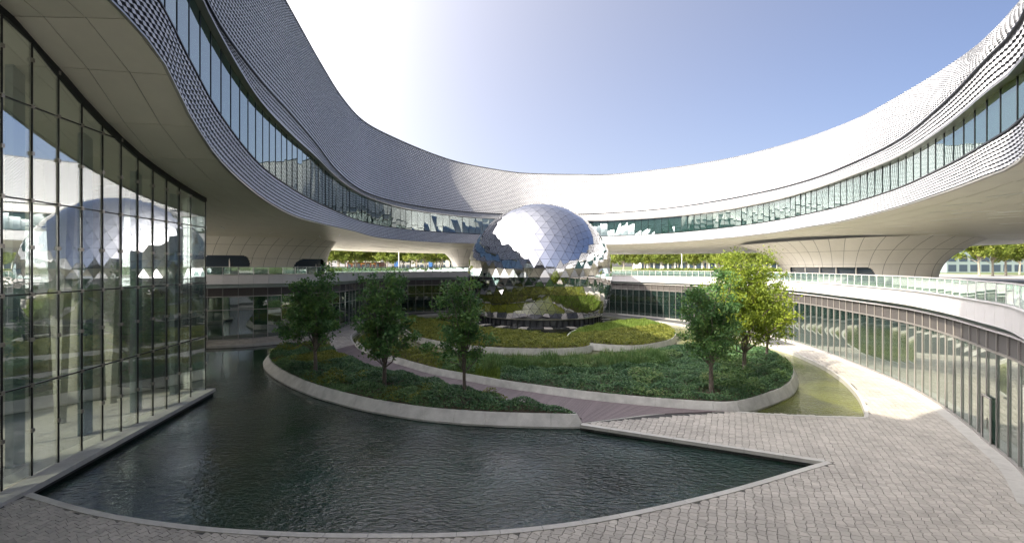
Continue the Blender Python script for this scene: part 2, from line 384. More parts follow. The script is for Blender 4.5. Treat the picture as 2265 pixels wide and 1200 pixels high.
RP = [(15.05, 33.69), (16.16, 33.37), (18.63, 32.67), (23.03, 32.37), (24.07, 33.79), (26.54, 38.09), (29.06, 43.82), (31.2, 51), (32.2, 59.23), (31.38, 73.84), (28.57, 84.94), (23, 93.5), (16.5, 100), (8, 104.5), (2, 105.5)]
LPND = [(2, 105.5), (-6, 105.3), (-12, 104.8), (-17.48, 102.0), (-21.45, 94.56), (-24.0, 82.92), (-23.27, 72.84), (-21.91, 67.8), (-19.86, 62.67)]
LWK = [(-56, 58.6), (-46, 59.4), (-37.89, 61.25), (-33.19, 62.67), (-28.64, 66), (-26.94, 63.79), (-25.44, 59.4)]
HALL = [(-20.1, 6), (-20.77, 21.3), (-23.93, 39.49)]
WZ = -.35

# ------------------------------------------------------------------ ground, plaza, water
def terrace_z(x): return 7.9 + .75 * min(1, max(0, (2 - x) / 4))
loop = []
for C in (CR, CL, CB):
    for l in np.linspace(0, C.len, int(C.len / 2) + 1)[:-1]: loop.append(C.at(l)[:2])
loop = np.array(loop)
if True:
    V = []; F = []; n = len(loop); c = np.array((-2, 55.))
    radii = [0, 25, 70, 200, 700, 2600]
    for k, r in enumerate(radii):
        for p in loop:
            d = (p - c) / np.linalg.norm(p - c); q = p + d * r
            z = terrace_z(p[0]) if k < 2 else 8.1
            V.append((q[0], q[1], z))
    for k in range(len(radii) - 1):
        for i in range(n):
            j = (i + 1) % n; F.append((k * n + j, k * n + i, (k + 1) * n + i, (k + 1) * n + j))
    # upper plaza: paving near the court, then lawn and streets to the horizon
    me = mesh('plaza_ground', V, F, M['plaza']); me.materials.append(M['lawn'])
    for i, p in enumerate(me.polygons): p.material_index = 1 if i >= 2 * n else 0
    tag(link('plaza_ground', me), kind='structure')
    # bed of the sunken court
    me = mesh('court_bed', [(-70, -5, -1.2), (50, -5, -1.2), (50, 125, -1.2), (-70, 125, -1.2)], [(0, 1, 2, 3)], M['soil'])
    tag(link('court_bed', me), kind='structure')
    mid = [(15.6, 33.2), (9, 32.9), (4.5, 32.3), (-4, 41), (-10, 47.5), (-19, 58), (-21, 64), (-30, 72), (-60, 75)]
    V, F = poly_prism([(-60, 10), (17, 10), (17, 33)] + mid, -1.1, WZ)
    tag(link('pool_water', mesh('pool_water', V, [F[0]], M['water'])), kind='structure')
    V, F = poly_prism([(17, 33), (42, 30), (42, 118), (-60, 118)] + mid[::-1], -1.1, WZ)
    tag(link('pond_water', mesh('pond_water', V, [F[0]], M['pond'])), kind='structure')

cr_pts = [tuple(CR.off(l, -.0)) for l in np.linspace(0, CR.len, 50)]
cl_pts = [tuple(CL.off(l, -.0)) for l in np.linspace(0, CL.len, 50)]
SM = lambda P, n=5: [tuple(p) for p in catmull(P, n)]
paveA = SM(POOL) + [(4.28, 30.89), (4.7, 31.3)] + [(15.05, 33.69)] + SM(RP[3:]) + cr_pts[::-1] + [(18, 12), (12, 5), (4, 2.2), (-20, 2.2), (-20.1, 12), (-21.0, 21.3)]
paveB = [(2, 111.6)] + cl_pts[1:] + SM(LWK) + [(-23.42, 59.5), (-20.92, 59.0), (-18.9, 58.9)] + [(-19.86, 62.67)] + SM(LPND[::-1][1:])
for nm, pol in (('paving', paveA), ('walkway', paveB)):
    V, F = poly_prism(pol, -1.0, -.035)
    me = mesh(nm + '_base', V, F, M['paver_joint'])
    tag(link('pavement' if nm == 'paving' else 'walkway', me), kind='structure')
PAVE = bpy.data.objects['pavement']; WALK = bpy.data.objects['walkway']

# pavers: irregular six-sided stones set in straight columns
def pavers(poly, parent, origin, rot, ymax, du=.345, dv=.30, avoid=()):
    u = np.array((math.cos(rot), math.sin(rot))); v = np.array((-u[1], u[0])); pol = np.array(poly)
    lo, hi = pol.min(0), pol.max(0)
    cs = np.array([(x, y) for x in (lo[0], hi[0]) for y in (lo[1], min(hi[1], ymax))]) - origin
    a0, a1 = int((cs @ u).min() / du) - 1, int((cs @ u).max() / du) + 1; b0, b1 = int((cs @ v).min() / dv) - 1, int((cs @ v).max() / dv) + 1
    def jit(a, b, k):
        h = math.sin(a * 127.1 + b * 311.7 + k * 74.7) * 43758.5453; return h - math.floor(h) - .5
    A, B = np.meshgrid(np.arange(a0, a1), np.arange(b0, b1)); ctr = origin + np.outer((A.ravel() + .5) * du, u) + np.outer((B.ravel() + .5 + .5 * (A.ravel() % 2)) * dv, v)
    ok = inside(ctr[:, 0], ctr[:, 1], pol) & (ctr[:, 1] < ymax) & (ctr[:, 1] > 12) & (edge_dist(ctr[:, 0], ctr[:, 1], pol) > .09) & (np.abs(ctr[:, 0]) < ctr[:, 1] * 1.06 + 1)
    out = []
    def node(i, j):      # shared lattice node: column line i, half-row j
        s = (1 if (i + j) % 2 else -1) * .075
        return origin + u * (i * du + s * du + jit(i, j, 1) * .10) + v * ((j * .5) * dv + jit(i, j, 2) * .15)
    for a, b in zip(A.ravel()[ok], B.ravel()[ok]):
        j = 2 * b + (a % 2)
        P = np.array([node(a, j), node(a + 1, j), node(a + 1, j + 1), node(a + 1, j + 2), node(a, j + 2), node(a, j + 1)])
        c = P.mean(0); d = P - c; P = c + d * (1 - .017 / np.linalg.norm(d, axis=1, keepdims=True))
        h = jit(a, b, 3) * .008
        V = [(x, y, h) for x, y in P] + [(x, y, -.04) for x, y in P + (P - c) * .02]
        out.append((V, [(0, 1, 2, 3, 4, 5)] + [(i, i + 6, (i + 1) % 6 + 6, (i + 1) % 6) for i in range(6)]))
    emit(parent, 'paver', out, M['paver'])
pavers(paveA, PAVE, np.array((0., 15.)), R(-24), 62)
pavers(paveB, WALK, np.array((0., 15.)), R(28), 88, .5, .42)

# kerbs
def ribbon_stones(pts, w, z0, z1, pitch, gap=.008, side=0.):
    C = Curve([(x, y) for x, y in pts], n=8); n = max(1, round(C.len / pitch)); out = []
    ls = np.linspace(0, C.len, n + 1)
    for a, b in zip(ls[:-1], ls[1:]):
        l = np.linspace(a + gap, b - gap, 3); L = C.off(l, side + w / 2, .2); Rr = C.off(l, side - w / 2, .2)
        ring = list(map(tuple, Rr)) + list(map(tuple, L[::-1]))
        V, F = poly_prism(ring, z0, z1); out.append((V, F))
    return out
def kerb(name, pts, w, z0, z1, pitch, label, side=0.):
    e = empty(name, label, 'kerb', (0, 0, 0))
    emit(e, 'kerb_stone', ribbon_stones(pts, w, z0, z1, pitch, side=side), M['stone'], 120); return e
kerb('pool_kerb', POOL, .30, -.5, .03, 1.6, 'curved pale stone kerb along the front edge of the big pool')
kerb('pool_kerb', [(15.75, 25.05), (4.28, 30.89)], .34, -.16, .03, 1.8, 'straight pale stone kerb between the deck end and the sharp corner of the big pool')
kerb('pool_kerb', [(15.2, 33.5), (18.63, 32.75), (23.03, 32.3)], .22, -.5, .02, 1.6, 'short straight kerb closing the pointed green pond beside the paving')
kerb('pool_kerb', RP[3:], .22, -.5, .02, 1.6, 'long curved kerb between the green pond and the sunlit walkway')
kerb('pool_kerb', LWK, .35, -.3, .02, 1.8, 'pale kerb of the walkway below the dark glass wall behind the big pool', .1)
kerb('pool_kerb', LPND, .22, -.5, .02, 1.6, 'curved kerb of the pond side behind the three shaded trees')
kerb('deck_edge_kerb', [(4.4, 31.1), (9.5, 33.0), (12, 33.5), (15.0, 33.7)], .12, -.1, .012, 1.6, 'thin stone strip where the timber deck meets the paving')
kerb('wall_base_kerb', [tuple(CR.off(l, .45)) for l in np.linspace(1, CR.len * .8, 40)], .8, -.05, .012, 1.5, 'broad smooth stone band at the foot of the tall sunlit glass wall')
# base of back pool edge, recessed and dark
add_ = add('pool_wall', [beam((15.6, 25.2, -.33), (4.28, 31.0, -.33), .2, .7)], M['joint']); tag(add_, 'dark recessed pool side wall under the straight kerb', 'wall')

# boardwalk
CF = Curve(P2F[:0:-1] [::-1]); 
deck = link('deck_base', mesh('deck_base', *poly_prism(SM(P2F) + [(4.5, 31.2)] + SM(P1B[::-1][1:-1]), -1.0, -.03), M['joint']))
tag(deck, 'curving purple-brown timber boardwalk between two planted beds', 'boardwalk'); deck.name = 'boardwalk'
upper = Curve(P2F); lower = Curve(P1B[1:] + [(4.5, 31.3), (9.5, 33.0), (15.05, 33.69)])
dp = []; pol = np.array(SM(P2F) + [(15.1, 33.6), (12, 33.5), (9.5, 33.0), (4.5, 31.2)] + SM(P1B[::-1][1:-1]))
nb = 250
for k in range(nb):
    a, b = (k + .0) / nb, (k + .93) / nb
    def ends(f):
        lu = min(upper.len, f * upper.len * 1.0 + 0.0); ll = f * lower.len - 2.6 * math.sin(min(1, f) * math.pi * .5)
        return upper.at(lu), lower.at(max(0, ll))
    (u0, l0), (u1, l1) = ends(a), ends(b)
    h = random.uniform(-.004, .004)
    ring = [(l0[0], l0[1]), (l1[0], l1[1]), (u1[0], u1[1]), (u0[0], u0[1])]
    if area(ring) < 0: ring = ring[::-1]
    V, F = poly_prism(ring, -.03, .015 + h)
    dp.append((V, F))
for v, f in dp: link('plank', mesh('plank', v, f, M['deck']), deck)

# ------------------------------------------------------------------ planters
def planter(label, outer_pts, z_top, slope, pitch, z0=-.32, soil=True, inner_w=.16):
    """closed outline (ccw); battered outer face rising to z_top, flat rim, inner drop"""
    P = catmull(outer_pts, 6, True); P = [tuple(p) for p in P]
    if area(P) < 0: P = P[::-1]
    C = Curve(P + [P[0]], n=1); e = empty('planter', label, 'planter'); n = round(C.len / pitch); st = []
    ls = np.linspace(0, C.len, n + 1); rng_ = ls
    for a, b in zip(ls[:-1], ls[1:]):
        l = np.linspace(a + .006, b - .006, 3)
        sec = [(0, z0), (0, z0 + .12), (slope, z_top), (slope + inner_w, z_top), (slope + inner_w, z_top - .3)]
        V = []; F = []
        for li in l:
            lq = li % C.len; t = C.at((lq + .3) % C.len)[:2] - C.at((lq - .3) % C.len)[:2]; t /= np.linalg.norm(t); nn = np.array((-t[1], t[0])); p = C.at(lq)[:2]
            for d, z in sec: V.append((*(p + nn * d), z))
        m_ = len(sec)
        for i in range(2):
            for j in range(m_ - 1): F.append((i * m_ + j, (i + 1) * m_ + j, (i + 1) * m_ + j + 1, i * m_ + j + 1))
        F += [tuple(range(m_ - 1, -1, -1)), tuple(range(2 * m_, 3 * m_))]
        st.append((V, F))
    emit(e, 'rim_stone', st, M['rim'], 200)
    inner = []
    for l in np.linspace(0, C.len, 90)[:-1]:
        t = C.at((l + .3) % C.len)[:2] - C.at((l - .3) % C.len)[:2]; t /= np.linalg.norm(t)
        inner.append(C.at(l)[:2] + np.array((-t[1], t[0])) * (slope + inner_w * .6))
    add('soil_bed', [poly_prism([tuple(q) for q in inner], z0 - .3, z_top - .09)], M['soil'], e)
    return inner
in1 = planter('long low crescent planter with a battered pale rim curving along the big pool', P1F + P1B, .46, .50, 2.1)
in2 = planter('largest planter behind the boardwalk with the sunlit trees at its end', P2F + P2R, .52, .34, 1.9)
in3 = planter('low curved planter bed with an olive hedge left of the mirror dome foot', P3, .5, .12, 1.8)
in4 = planter('small teardrop planter half in sun right in front of the mirror dome', P4, .5, .12, 1.8)

# foliage ----------------------------------------------------------
def leaf_quads(C, N_, size, asp=1.7):
    """C (k,3) centres, N_ (k,3) rough normals -> quads with random spin"""
    k = len(C); a = rng.normal(size=(k, 3)); a -= (a * N_).sum(1, keepdims=True) * N_; a /= np.linalg.norm(a, axis=1, keepdims=True) + 1e-9
    b = np.cross(N_, a); s = np.asarray(size).reshape(-1, 1) * np.ones((k, 1)) * rng.uniform(.65, 1.35, (k, 1))
    a = a * s * asp / 2; b = b * s / 2
    # rhombic leaf: base, side, tip, side; slightly folded
    f = N_ * s * .12
    V = np.stack([C - a, C + b + f, C + a, C - b + f], 1).reshape(-1, 3)
    return V, np.arange(4 * k).reshape(-1, 4)

def mound_h(x, y, seed, sc=.8):
    h = 0
    r_ = np.random.default_rng(seed)
    for i in range(9):
        k = r_.uniform(.6, 2.6) / sc; th = r_.uniform(0, 6.28); ph = r_.uniform(0, 6.28)
        h = h + np.sin((x * math.cos(th) + y * math.sin(th)) * k + ph) / 9
    return h

def ground_cover(name, label, poly, dens, h0, hv, size, m, seed, base_z, taper=.5, mask=None, up=.5, holes=()):
    pol = np.asarray(poly); lo, hi = pol.min(0), pol.max(0); A = abs(area(pol)); n = int(dens * (hi - lo).prod())
    x = rng.uniform(lo[0], hi[0], n); y = rng.uniform(lo[1], hi[1], n)
    ok = inside(x, y, pol)
    if mask is not None: ok &= mask(x, y)
    x, y = x[ok], y[ok]; d = edge_dist(x, y, pol)
    for hx, hy, hr in holes:
        q = np.hypot(x - hx, y - hy) > hr * rng.uniform(.5, 1.2, len(x)); x, y, d = x[q], y[q], d[q]
    env = np.clip(d / taper, .18, 1) ** .5
    H = (h0 + hv * mound_h(x, y, seed) * 2.2) * env; H = np.maximum(H, .06)
    z = base_z + H * (1 - np.abs(rng.normal(0, .28, len(x)))).clip(.02, 1.12)
    N_ = rng.normal(0, 1 - up * .45, (len(x), 3)); N_[:, 2] = np.abs(N_[:, 2]) + up; N_ /= np.linalg.norm(N_, axis=1, keepdims=True)
    V, Q = leaf_quads(np.stack([x, y, z], 1), N_, size)
    return tag(link(name, fast_mesh(name, V, Q, m)), label, 'plants', kind='stuff')

def grass_clump(name, label, poly, dens, h, w, m, base_z, mask=None, lean=.35):
    pol = np.asarray(poly); lo, hi = pol.min(0), pol.max(0); n = int(dens * (hi - lo).prod())
    x = rng.uniform(lo[0], hi[0], n); y = rng.uniform(lo[1], hi[1], n); ok = inside(x, y, pol)
    if mask is not None: ok &= mask(x, y)
    x, y = x[ok], y[ok]; k = len(x); env = np.clip(edge_dist(x, y, pol) / .8, .3, 1)
    hh = h * env * rng.uniform(.55, 1.15, k) * (1 + .35 * mound_h(x, y, 5, .6) * 2)
    th = rng.uniform(0, 6.28, k); L = rng.uniform(.1, 1, k) * lean * hh; dx, dy = np.cos(th), np.sin(th)
    ww = w * rng.uniform(.6, 1.3, k); P = np.stack([x, y, np.full(k, base_z)], 1)
    side = np.stack([-dy, dx, np.zeros(k)], 1) * ww[:, None] / 2
    mid = P + np.stack([dx * L * .35, dy * L * .35, hh * .6], 1); tip = P + np.stack([dx * L, dy * L, hh], 1)
    V = np.stack([P - side, P + side, mid + side, mid - side, mid - side, mid + side, tip + side * .2, tip - side * .2], 1).reshape(-1, 3)
    return tag(link(name, fast_mesh(name, V, np.arange(8 * k).reshape(-1, 4), m)), label, 'plants', kind='stuff')

T1H = [(-17.1, 43.3, 1.0), (-9.75, 38.0, 1.1), (-3.4, 35.5, .9), (-23.6, 54.5, .8)]
T2H = [(14.6, 36.4, 1.1), (19.9, 42, .8), (24.2, 48.5, .7)]
patch = lambda x, y, s, t: mound_h(x, y, s, 2.2) > t
f1 = lambda x, y: patch(x, y, 31, .05)
ground_cover('shrub_bed', 'dark glossy evergreen shrubs covering most of the crescent bed by the pool', in1, 330, .62, .40, .085, M['shrub_dark'], 11, .38, .7, lambda x, y: ~((patch(x, y, 31, .10)) | ((x + 18.5) ** 2 / 9 + (y - 50.5) ** 2 / 14 < 1)), holes=T1H)
ground_cover('shrub_bed', 'softer mid-green shrubs in patches of the crescent bed under the trees', in1, 330, .55, .34, .08, M['shrub_green'], 12, .38, .7, lambda x, y: (patch(x, y, 31, .10)) & ~((x + 18.5) ** 2 / 9 + (y - 50.5) ** 2 / 14 < 1), holes=T1H)
ground_cover('shrub_bed', 'yellow-green shrub patch behind the leftmost shaded tree', in1, 330, .5, .2, .08, M['shrub_olive'], 13, .38, .6, lambda x, y: ((x + 18.5) ** 2 / 9 + (y - 50.5) ** 2 / 14 < 1))
band = lambda x, y: (y - (47.2 - .62 * x)) # >0 : rear half of planter 2
rearL = lambda x, y: (x < -6.5)
ground_cover('shrub_bed', 'dark green low ground cover at the front of the largest planter', in2, 290, .55, .26, .085, M['shrub_dark'], 14, .44, .7, lambda x, y: (x > -1 + 0 * y) & (y < 44.5 + .22 * x + 2.0 * mound_h(x, y, 3, 2)) | (x > 14), holes=T2H)
ground_cover('hedge_bed', 'olive and yellow hedge filling the pointed left part of the largest planter', in2, 290, .62, .16, .085, M['shrub_olive'], 15, .44, .6, lambda x, y: x < -6.5 + .8 * mound_h(x, y, 8, 1))
grass_clump('lime_grass', 'bright lime grass patch just right of the third shaded tree', in2, 130, .75, .045, M['shrub_lime'], .44, lambda x, y: (x > -7) & (x <= -1) & (y < 50))
ground_cover('shrub_bed', 'rounded mid-green shrubs between olive hedge and tall grass', in2, 260, .8, .3, .09, M['shrub_green'], 16, .44, .6, lambda x, y: (x > -6.8) & (x < -3.2))
rear2 = lambda x, y: (x > -3) & (x <= 14) & (y >= 44.0 + .22 * x + 2.0 * mound_h(x, y, 3, 2))
grass_clump('tall_grass', 'tall feathery grey-green grass across the middle of the largest planter', in2, 130, 1.15, .05, M['grass_tall'], .44, lambda x, y: (x > -2.5) & (x < 14.5) & (y > 43.2 + .15 * x))
ground_cover('shrub_bed', 'light green leafy undergrowth below the tall grass', in2, 180, .7, .35, .09, M['shrub_green'], 17, .44, .6, rear2)
ground_cover('shrub_bed', 'paler silvery green clumps scattered through the largest planter', in2, 120, .85, .35, .10, M['grass_tall'], 18, .44, .6, lambda x, y: (x > 2) & patch(x, y, 44, .16))
ground_cover('shrub_bed', 'dry brown-green clumps scattered through the crescent bed', in1, 100, .75, .3, .09, M['shrub_olive'], 19, .38, .7, lambda x, y: patch(x, y, 47, .20))
for (inn, sd, lab) in ((in3, 21, 'left of the mirror dome'), (in4, 22, 'in the teardrop planter')):
    pol = np.array(inn); cy_ = pol[:, 1].mean()
    ground_cover('hedge_bed', 'clipped olive-brown hedge plants ' + lab, inn, 170, .46, .18, .115, M['shrub_olive'], sd, .42, .5, (lambda x, y: (y < 72 - .9 * (x + 6) + 5)) if sd == 21 else (lambda x, y: y < 67.5 + .75 * (x - 9)))
    grass_clump('lime_grass', 'low bright green grass behind the hedge ' + lab, inn, 95, .5, .06, M['shrub_lime'], .42, (lambda x, y: (y >= 72 - .9 * (x + 6) + 4.5)) if sd == 21 else (lambda x, y: y >= 67 + .75 * (x - 9)))

# ------------------------------------------------------------------ trees
def tube(P, Rad, seg=7):
    P = np.asarray(P, float); V = []; F = []; n = len(P)
    for i in range(n):
        d = P[min(i + 1, n - 1)] - P[max(i - 1, 0)]; d /= np.linalg.norm(d) + 1e-9
        a = np.cross(d, (0.13, .99, .05)); a /= np.linalg.norm(a) + 1e-9; b = np.cross(d, a)
        for k in range(seg):
            t = 2 * math.pi * k / seg; V.append(P[i] + (a * math.cos(t) + b * math.sin(t)) * Rad[i])
    for i in range(n - 1):
        for k in range(seg): F.append((i * seg + k, i * seg + (k + 1) % seg, (i + 1) * seg + (k + 1) % seg, (i + 1) * seg + k))
    return V, F

def tree_meshes(h, spread, fork, trunk_r, n_limb, n_leaf, leaf, m_leaf, m_bark, seed, top_bias=.55, lop=0.):
    r = np.random.default_rng(seed); limbs = []; tips = []
    lean = r.normal(0, .05, 2)
    tr = [(0, 0, -.15), (lean[0] * .3, lean[1] * .3, fork * .5), (lean[0], lean[1], fork)]
    trunk = tube(tr, [trunk_r * 1.25, trunk_r, trunk_r * .9], 9)
    for i in range(n_limb):
        az = 2 * math.pi * (i * .618 + r.uniform(-.06, .06)); q = (i + .5) / n_limb
        rad = spread * (.25 + .75 * q ** .7) * r.uniform(.6, 1.25)
        zt = h * (1 - .50 * q ** 1.5 * r.uniform(.8, 1.15)) * r.uniform(.84, 1.03)
        if q > .8: zt = h * r.uniform(.38, .6)
        end = np.array((math.cos(az) * rad + lop * zt / h, math.sin(az) * rad, zt)); st = np.array((lean[0], lean[1], fork * r.uniform(.88, 1.0)))
        P = []
        for t in np.linspace(0, 1, 7):
            w = t ** (1.35 if q < .8 else .9); p = st.copy(); p[:2] += (end[:2] - st[:2]) * w; p[2] += (end[2] - st[2]) * (t ** .85)
            p += r.normal(0, .07, 3) * (t > 0) * (t < 1) * h / 8; P.append(p)
        r0 = trunk_r * r.uniform(.28, .5); limbs.append(tube(P, [r0 * (1 - .85 * t) for t in np.linspace(0, 1, 7)], 5))
        P = np.array(P)
        for s in range(8):                                   # side twigs
            t = r.uniform(.28, 1.0); f = t * 6; k = min(5, int(f)); b = P[k] + (P[k + 1] - P[k]) * (f - k)
            d = r.normal(0, 1, 3); d[2] = abs(d[2]) * .6 + .1; d[:2] += (b[:2]) / (np.linalg.norm(b[:2]) + .3) * .8; d /= np.linalg.norm(d)
            L = r.uniform(.35, 1.0) * spread * .42 * (1.15 - .5 * t); e = b + d * L
            limbs.append(tube([b, b + d * L * .5 + r.normal(0, .04, 3), e], [r0 * .35, r0 * .22, r0 * .08], 4))
            tips += [(b + d * L * .5, .6), (e, 1.0)]
        tips.append((P[-1], 1.2))
    T = np.array([t[0] for t in tips]); W = np.array([t[1] for t in tips]); W = W / W.sum()
    idx = r.choice(len(T), n_leaf, p=W); sg = spread * .088
    # each tip carries a spray of leaves, flattened, with a size of its own
    ts = r.uniform(.6, 1.35, len(T)) * sg
    C = T[idx] + r.normal(0, 1, (n_leaf, 3)) * ts[idx][:, None] * np.array((1.15, 1.15, .75))
    N_ = r.normal(0, .8, (n_leaf, 3)); N_[:, 2] += .6; N_ /= np.linalg.norm(N_, axis=1, keepdims=True)
    V, Q = leaf_quads(C, N_, leaf)
    return (mesh('trunk', *trunk, m_bark), mesh('branches', *join(limbs), m_bark), fast_mesh('crown', V, Q, m_leaf))

def plant_tree(name, meshes, loc, rz, s, label, group=None):
    e = empty(name, label, 'tree', loc, group, rz); e.scale = s
    for nm, me in zip(('trunk', 'branches', 'crown'), meshes):
        o = link(nm, me, e)
        if nm != 'crown': smooth(o)
    return e
GT = 'trees shading the front planter'
plant_tree('shade_tree', tree_meshes(9.2, 2.55, 2.1, .15, 26, 7600, .145, M['leaf_dark'], M['bark'], 101), (-17.1, 43.3, .38), .3, (1, 1, 1), 'leafy dark green tree, first and leftmost of the three trunks rising from the crescent planter', GT)
plant_tree('shade_tree', tree_meshes(9.25, 2.3, 1.7, .155, 27, 7900, .14, M['leaf_dark'], M['bark'], 137), (-9.75, 38.0, .38), 1.3, (1, 1, 1), 'dense dark tree with the lowest fork, middle one of the three in the crescent planter', GT)
plant_tree('shade_tree', tree_meshes(8.9, 2.15, 2.0, .12, 24, 5900, .135, M['leaf_dark'], M['bark'], 171), (-3.4, 35.5, .38), 2.2, (1, 1, 1), 'slender airy tree in front of the mirror dome edge, nearest to the pool corner', GT)
plant_tree('small_tree', tree_meshes(6.0, 1.6, 1.4, .09, 15, 3600, .13, M['leaf_dark'], M['bark'], 33), (-23.7, 55.0, .38), .9, (1, 1, 1), 'small thin tree half hidden behind the leftmost shaded tree', GT)
GR = 'trees at the sunny end of the largest planter'
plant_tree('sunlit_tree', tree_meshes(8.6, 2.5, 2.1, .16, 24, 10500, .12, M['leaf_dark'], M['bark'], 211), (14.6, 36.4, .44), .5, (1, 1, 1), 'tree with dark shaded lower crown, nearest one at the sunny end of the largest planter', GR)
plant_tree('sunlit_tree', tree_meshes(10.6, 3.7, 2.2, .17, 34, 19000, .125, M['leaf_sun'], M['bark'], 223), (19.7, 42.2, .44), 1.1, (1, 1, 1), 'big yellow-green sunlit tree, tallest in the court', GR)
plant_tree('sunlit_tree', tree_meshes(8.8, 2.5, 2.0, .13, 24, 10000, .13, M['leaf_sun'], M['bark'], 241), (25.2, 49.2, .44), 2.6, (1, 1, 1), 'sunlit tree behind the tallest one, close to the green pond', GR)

# ------------------------------------------------------------------ ring building
# x, y, soffit edge z, glass sill z, glass head z, crease z, rim z, rim setback, outer offset, outer z, flat-start
RING = [
 (-15.6, 2.5, 24.5, 26, 31, 31.2, 38, 2, 27, 15.0, .4), (-16.9, 13, 22.9, 25.3, 30.4, 30.6, 38, 2, 19.5, 15.2, .35), (-17.2, 23.2, 20.6, 23.4, 28.4, 28.6, 38, 2, 20, 15.2, .35), (-18.1, 27.9, 18.3, 21.7, 26.8, 27.0, 37.8, 2, 20, 15.2, .35),
 (-18.9, 32.3, 16.6, 19.8, 25.1, 25.5, 37.6, 2, 21, 15, .35), (-19.75, 39, 15.25, 17.9, 23.1, 24.55, 37.4, 2, 26, 14.6, .3), (-20.7, 47, 14.6, 17.2, 22.4, 24.1, 37.2, 2, 34, 14.4, .3),
 (-21.5, 55, 14.6, 16.9, 22, 23.3, 36.4, 2, 39, 14.4, .3), (-22.3, 63, 14.75, 16.85, 21.4, 22.2, 35.6, 2, 40, 14.3, .3), (-22.6, 72, 14.8, 16.65, 20.9, 21.4, 34.2, 2, 28, 14.2, .2), (-22.4, 82, 14.6, 16.7, 20.85, 21.4, 33.7, 2, 22, 13.4, .1),
 (-19.9, 92, 14.6, 16.75, 20.65, 21.45, 33.7, 2, 19, 13.1, .1), (-15, 98.5, 14.55, 16.65, 20.4, 21.25, 32.6, 2, 18, 13.0, .1), (-8.5, 103.5, 14.6, 16.6, 20.15, 21.1, 31.7, 3, 18, 12.9, .1), (0, 107, 14.7, 16.5, 20, 21.05, 30.8, 3, 18, 12.8, .05),
 (5, 108, 14.7, 16.4, 19.9, 21.05, 30.5, 3, 18, 12.8, .05), (14, 107.5, 14.55, 16.3, 19.75, 21.1, 30.3, 3.5, 19, 12.8, .05), (20.9, 105, 14.4, 16.2, 19.65, 21.1, 30.1, 5, 20, 12.8, .05), (29.5, 97, 14.4, 16.2, 19.5, 21.05, 29.8, 5, 22, 12.7, .05),
 (35, 86, 14.5, 16.3, 19.35, 21.05, 29.1, 5, 25, 12.7, .05), (36.8, 72, 14.5, 16.25, 19.2, 20.7, 28.1, 5, 28, 12.7, .05), (35.6, 60, 14.5, 16.15, 19, 20.2, 27.1, 5, 30, 12.7, .05), (33.9, 51, 14.4, 16.05, 18.9, 20, 26.8, 5, 30, 12.7, .05),
 (31.3, 41, 14.5, 16.1, 18.75, 19.95, 26.6, 5, 28, 12.7, .05), (27.9, 32.9, 14.45, 16.1, 18.7, 20.1, 26.6, 5, 25, 12.8, .05), (25.3, 27, 14.5, 16.3, 19.1, 20.7, 27, 5, 22, 13, .05), (23.3, 22.6, 14.8, 16.9, 19.8, 21.6, 27.6, 4.5, 20, 13.2, .1),
 (19, 17.3, 16.5, 19, 23, 25, 29, 3.5, 18, 14, .2), (13, 13.5, 19, 21.5, 26, 28, 31, 2.5, 16, 14.5, .3), (5, 11, 21.5, 24, 29, 30.5, 34, 2, 15, 15, .35), (-4.5, 7.6, 23.4, 25.5, 30.5, 31.5, 36.4, 2, 16, 15.3, .4), (-10.9, 3.6, 24.3, 26, 31, 32, 38, 2, 20, 15.5, .4), (-14.2, .6, 24.5, 26, 31, 32, 38, 2, 25, 15.2, .4)]
RC = Curve(RING, closed=True, n=12)
ring = empty('ring_museum', 'silver ring-shaped building with woven metal screens and a ribbon window hovering over the court', 'building', (0, 0, 8))
ring_off = ring.location.copy()
def par(o):  # keep world coordinates under a parent whose origin is not zero
    o.matrix_parent_inverse = ring.matrix_world.inverted(); return o
ring.location = (0, 0, 0)
cen = np.array((3., 55.))
def rp(l, d, z):
    """ring point: arc l, offset d outward, height z"""
    q = RC.off(l, np.asarray(d, float), 1.2); return np.concatenate([q, np.asarray(z, float)[..., None] * np.ones(q.shape[:-1] + (1,))], -1)
def soffit_z(l, d):
    A = RC.at(l); t = np.clip((d / A[..., 8] - A[..., 10]) / (1 - A[..., 10]), 0, 1); t = t * (1.25 - .25 * t)
    return A[..., 2] + (A[..., 9] - A[..., 2]) * t
# section points at arc l
def sect(l):
    A = RC.at(l); x = lambda k: A[..., k]
    return dict(z0=x(2), z1=x(3), z2=x(4), z3=x(5), z4=x(6), so=x(7), wo=x(8), zo=x(9))
LS = np.linspace(0, RC.len, 241)
S = sect(LS)
def strip(name, lines, m, closed=False, sm=False):
    k = len(lines); n = lines[0].shape[0]; V = np.stack(lines, 1).reshape(-1, 3); F = []
    for i in range(n - 1):
        for j in range(k - 1): F.append((i * k + j, (i + 1) * k + j, (i + 1) * k + j + 1, i * k + j + 1))
    o = link(name, mesh(name, V, F, m), ring)
    if sm: smooth(o)
    return o
body = [rp(LS, .12 * np.ones(241), S['z0'] + .05), rp(LS, .30 + 0 * LS, S['z1']), rp(LS, .75 + 0 * LS, S['z1'] + .02), rp(LS, .8 + 0 * LS, S['z2']), rp(LS, .42 + 0 * LS, S['z2'] + .02),
        rp(LS, .28 + 0 * LS, S['z3'])]
for t in np.linspace(.12, 1, 9): body.append(rp(LS, .28 + (S['so'] - .1) * t ** 1.5, S['z3'] + (S['z4'] - S['z3']) * t - .12))
strip('screen_backing', body, M['tile_dark'])
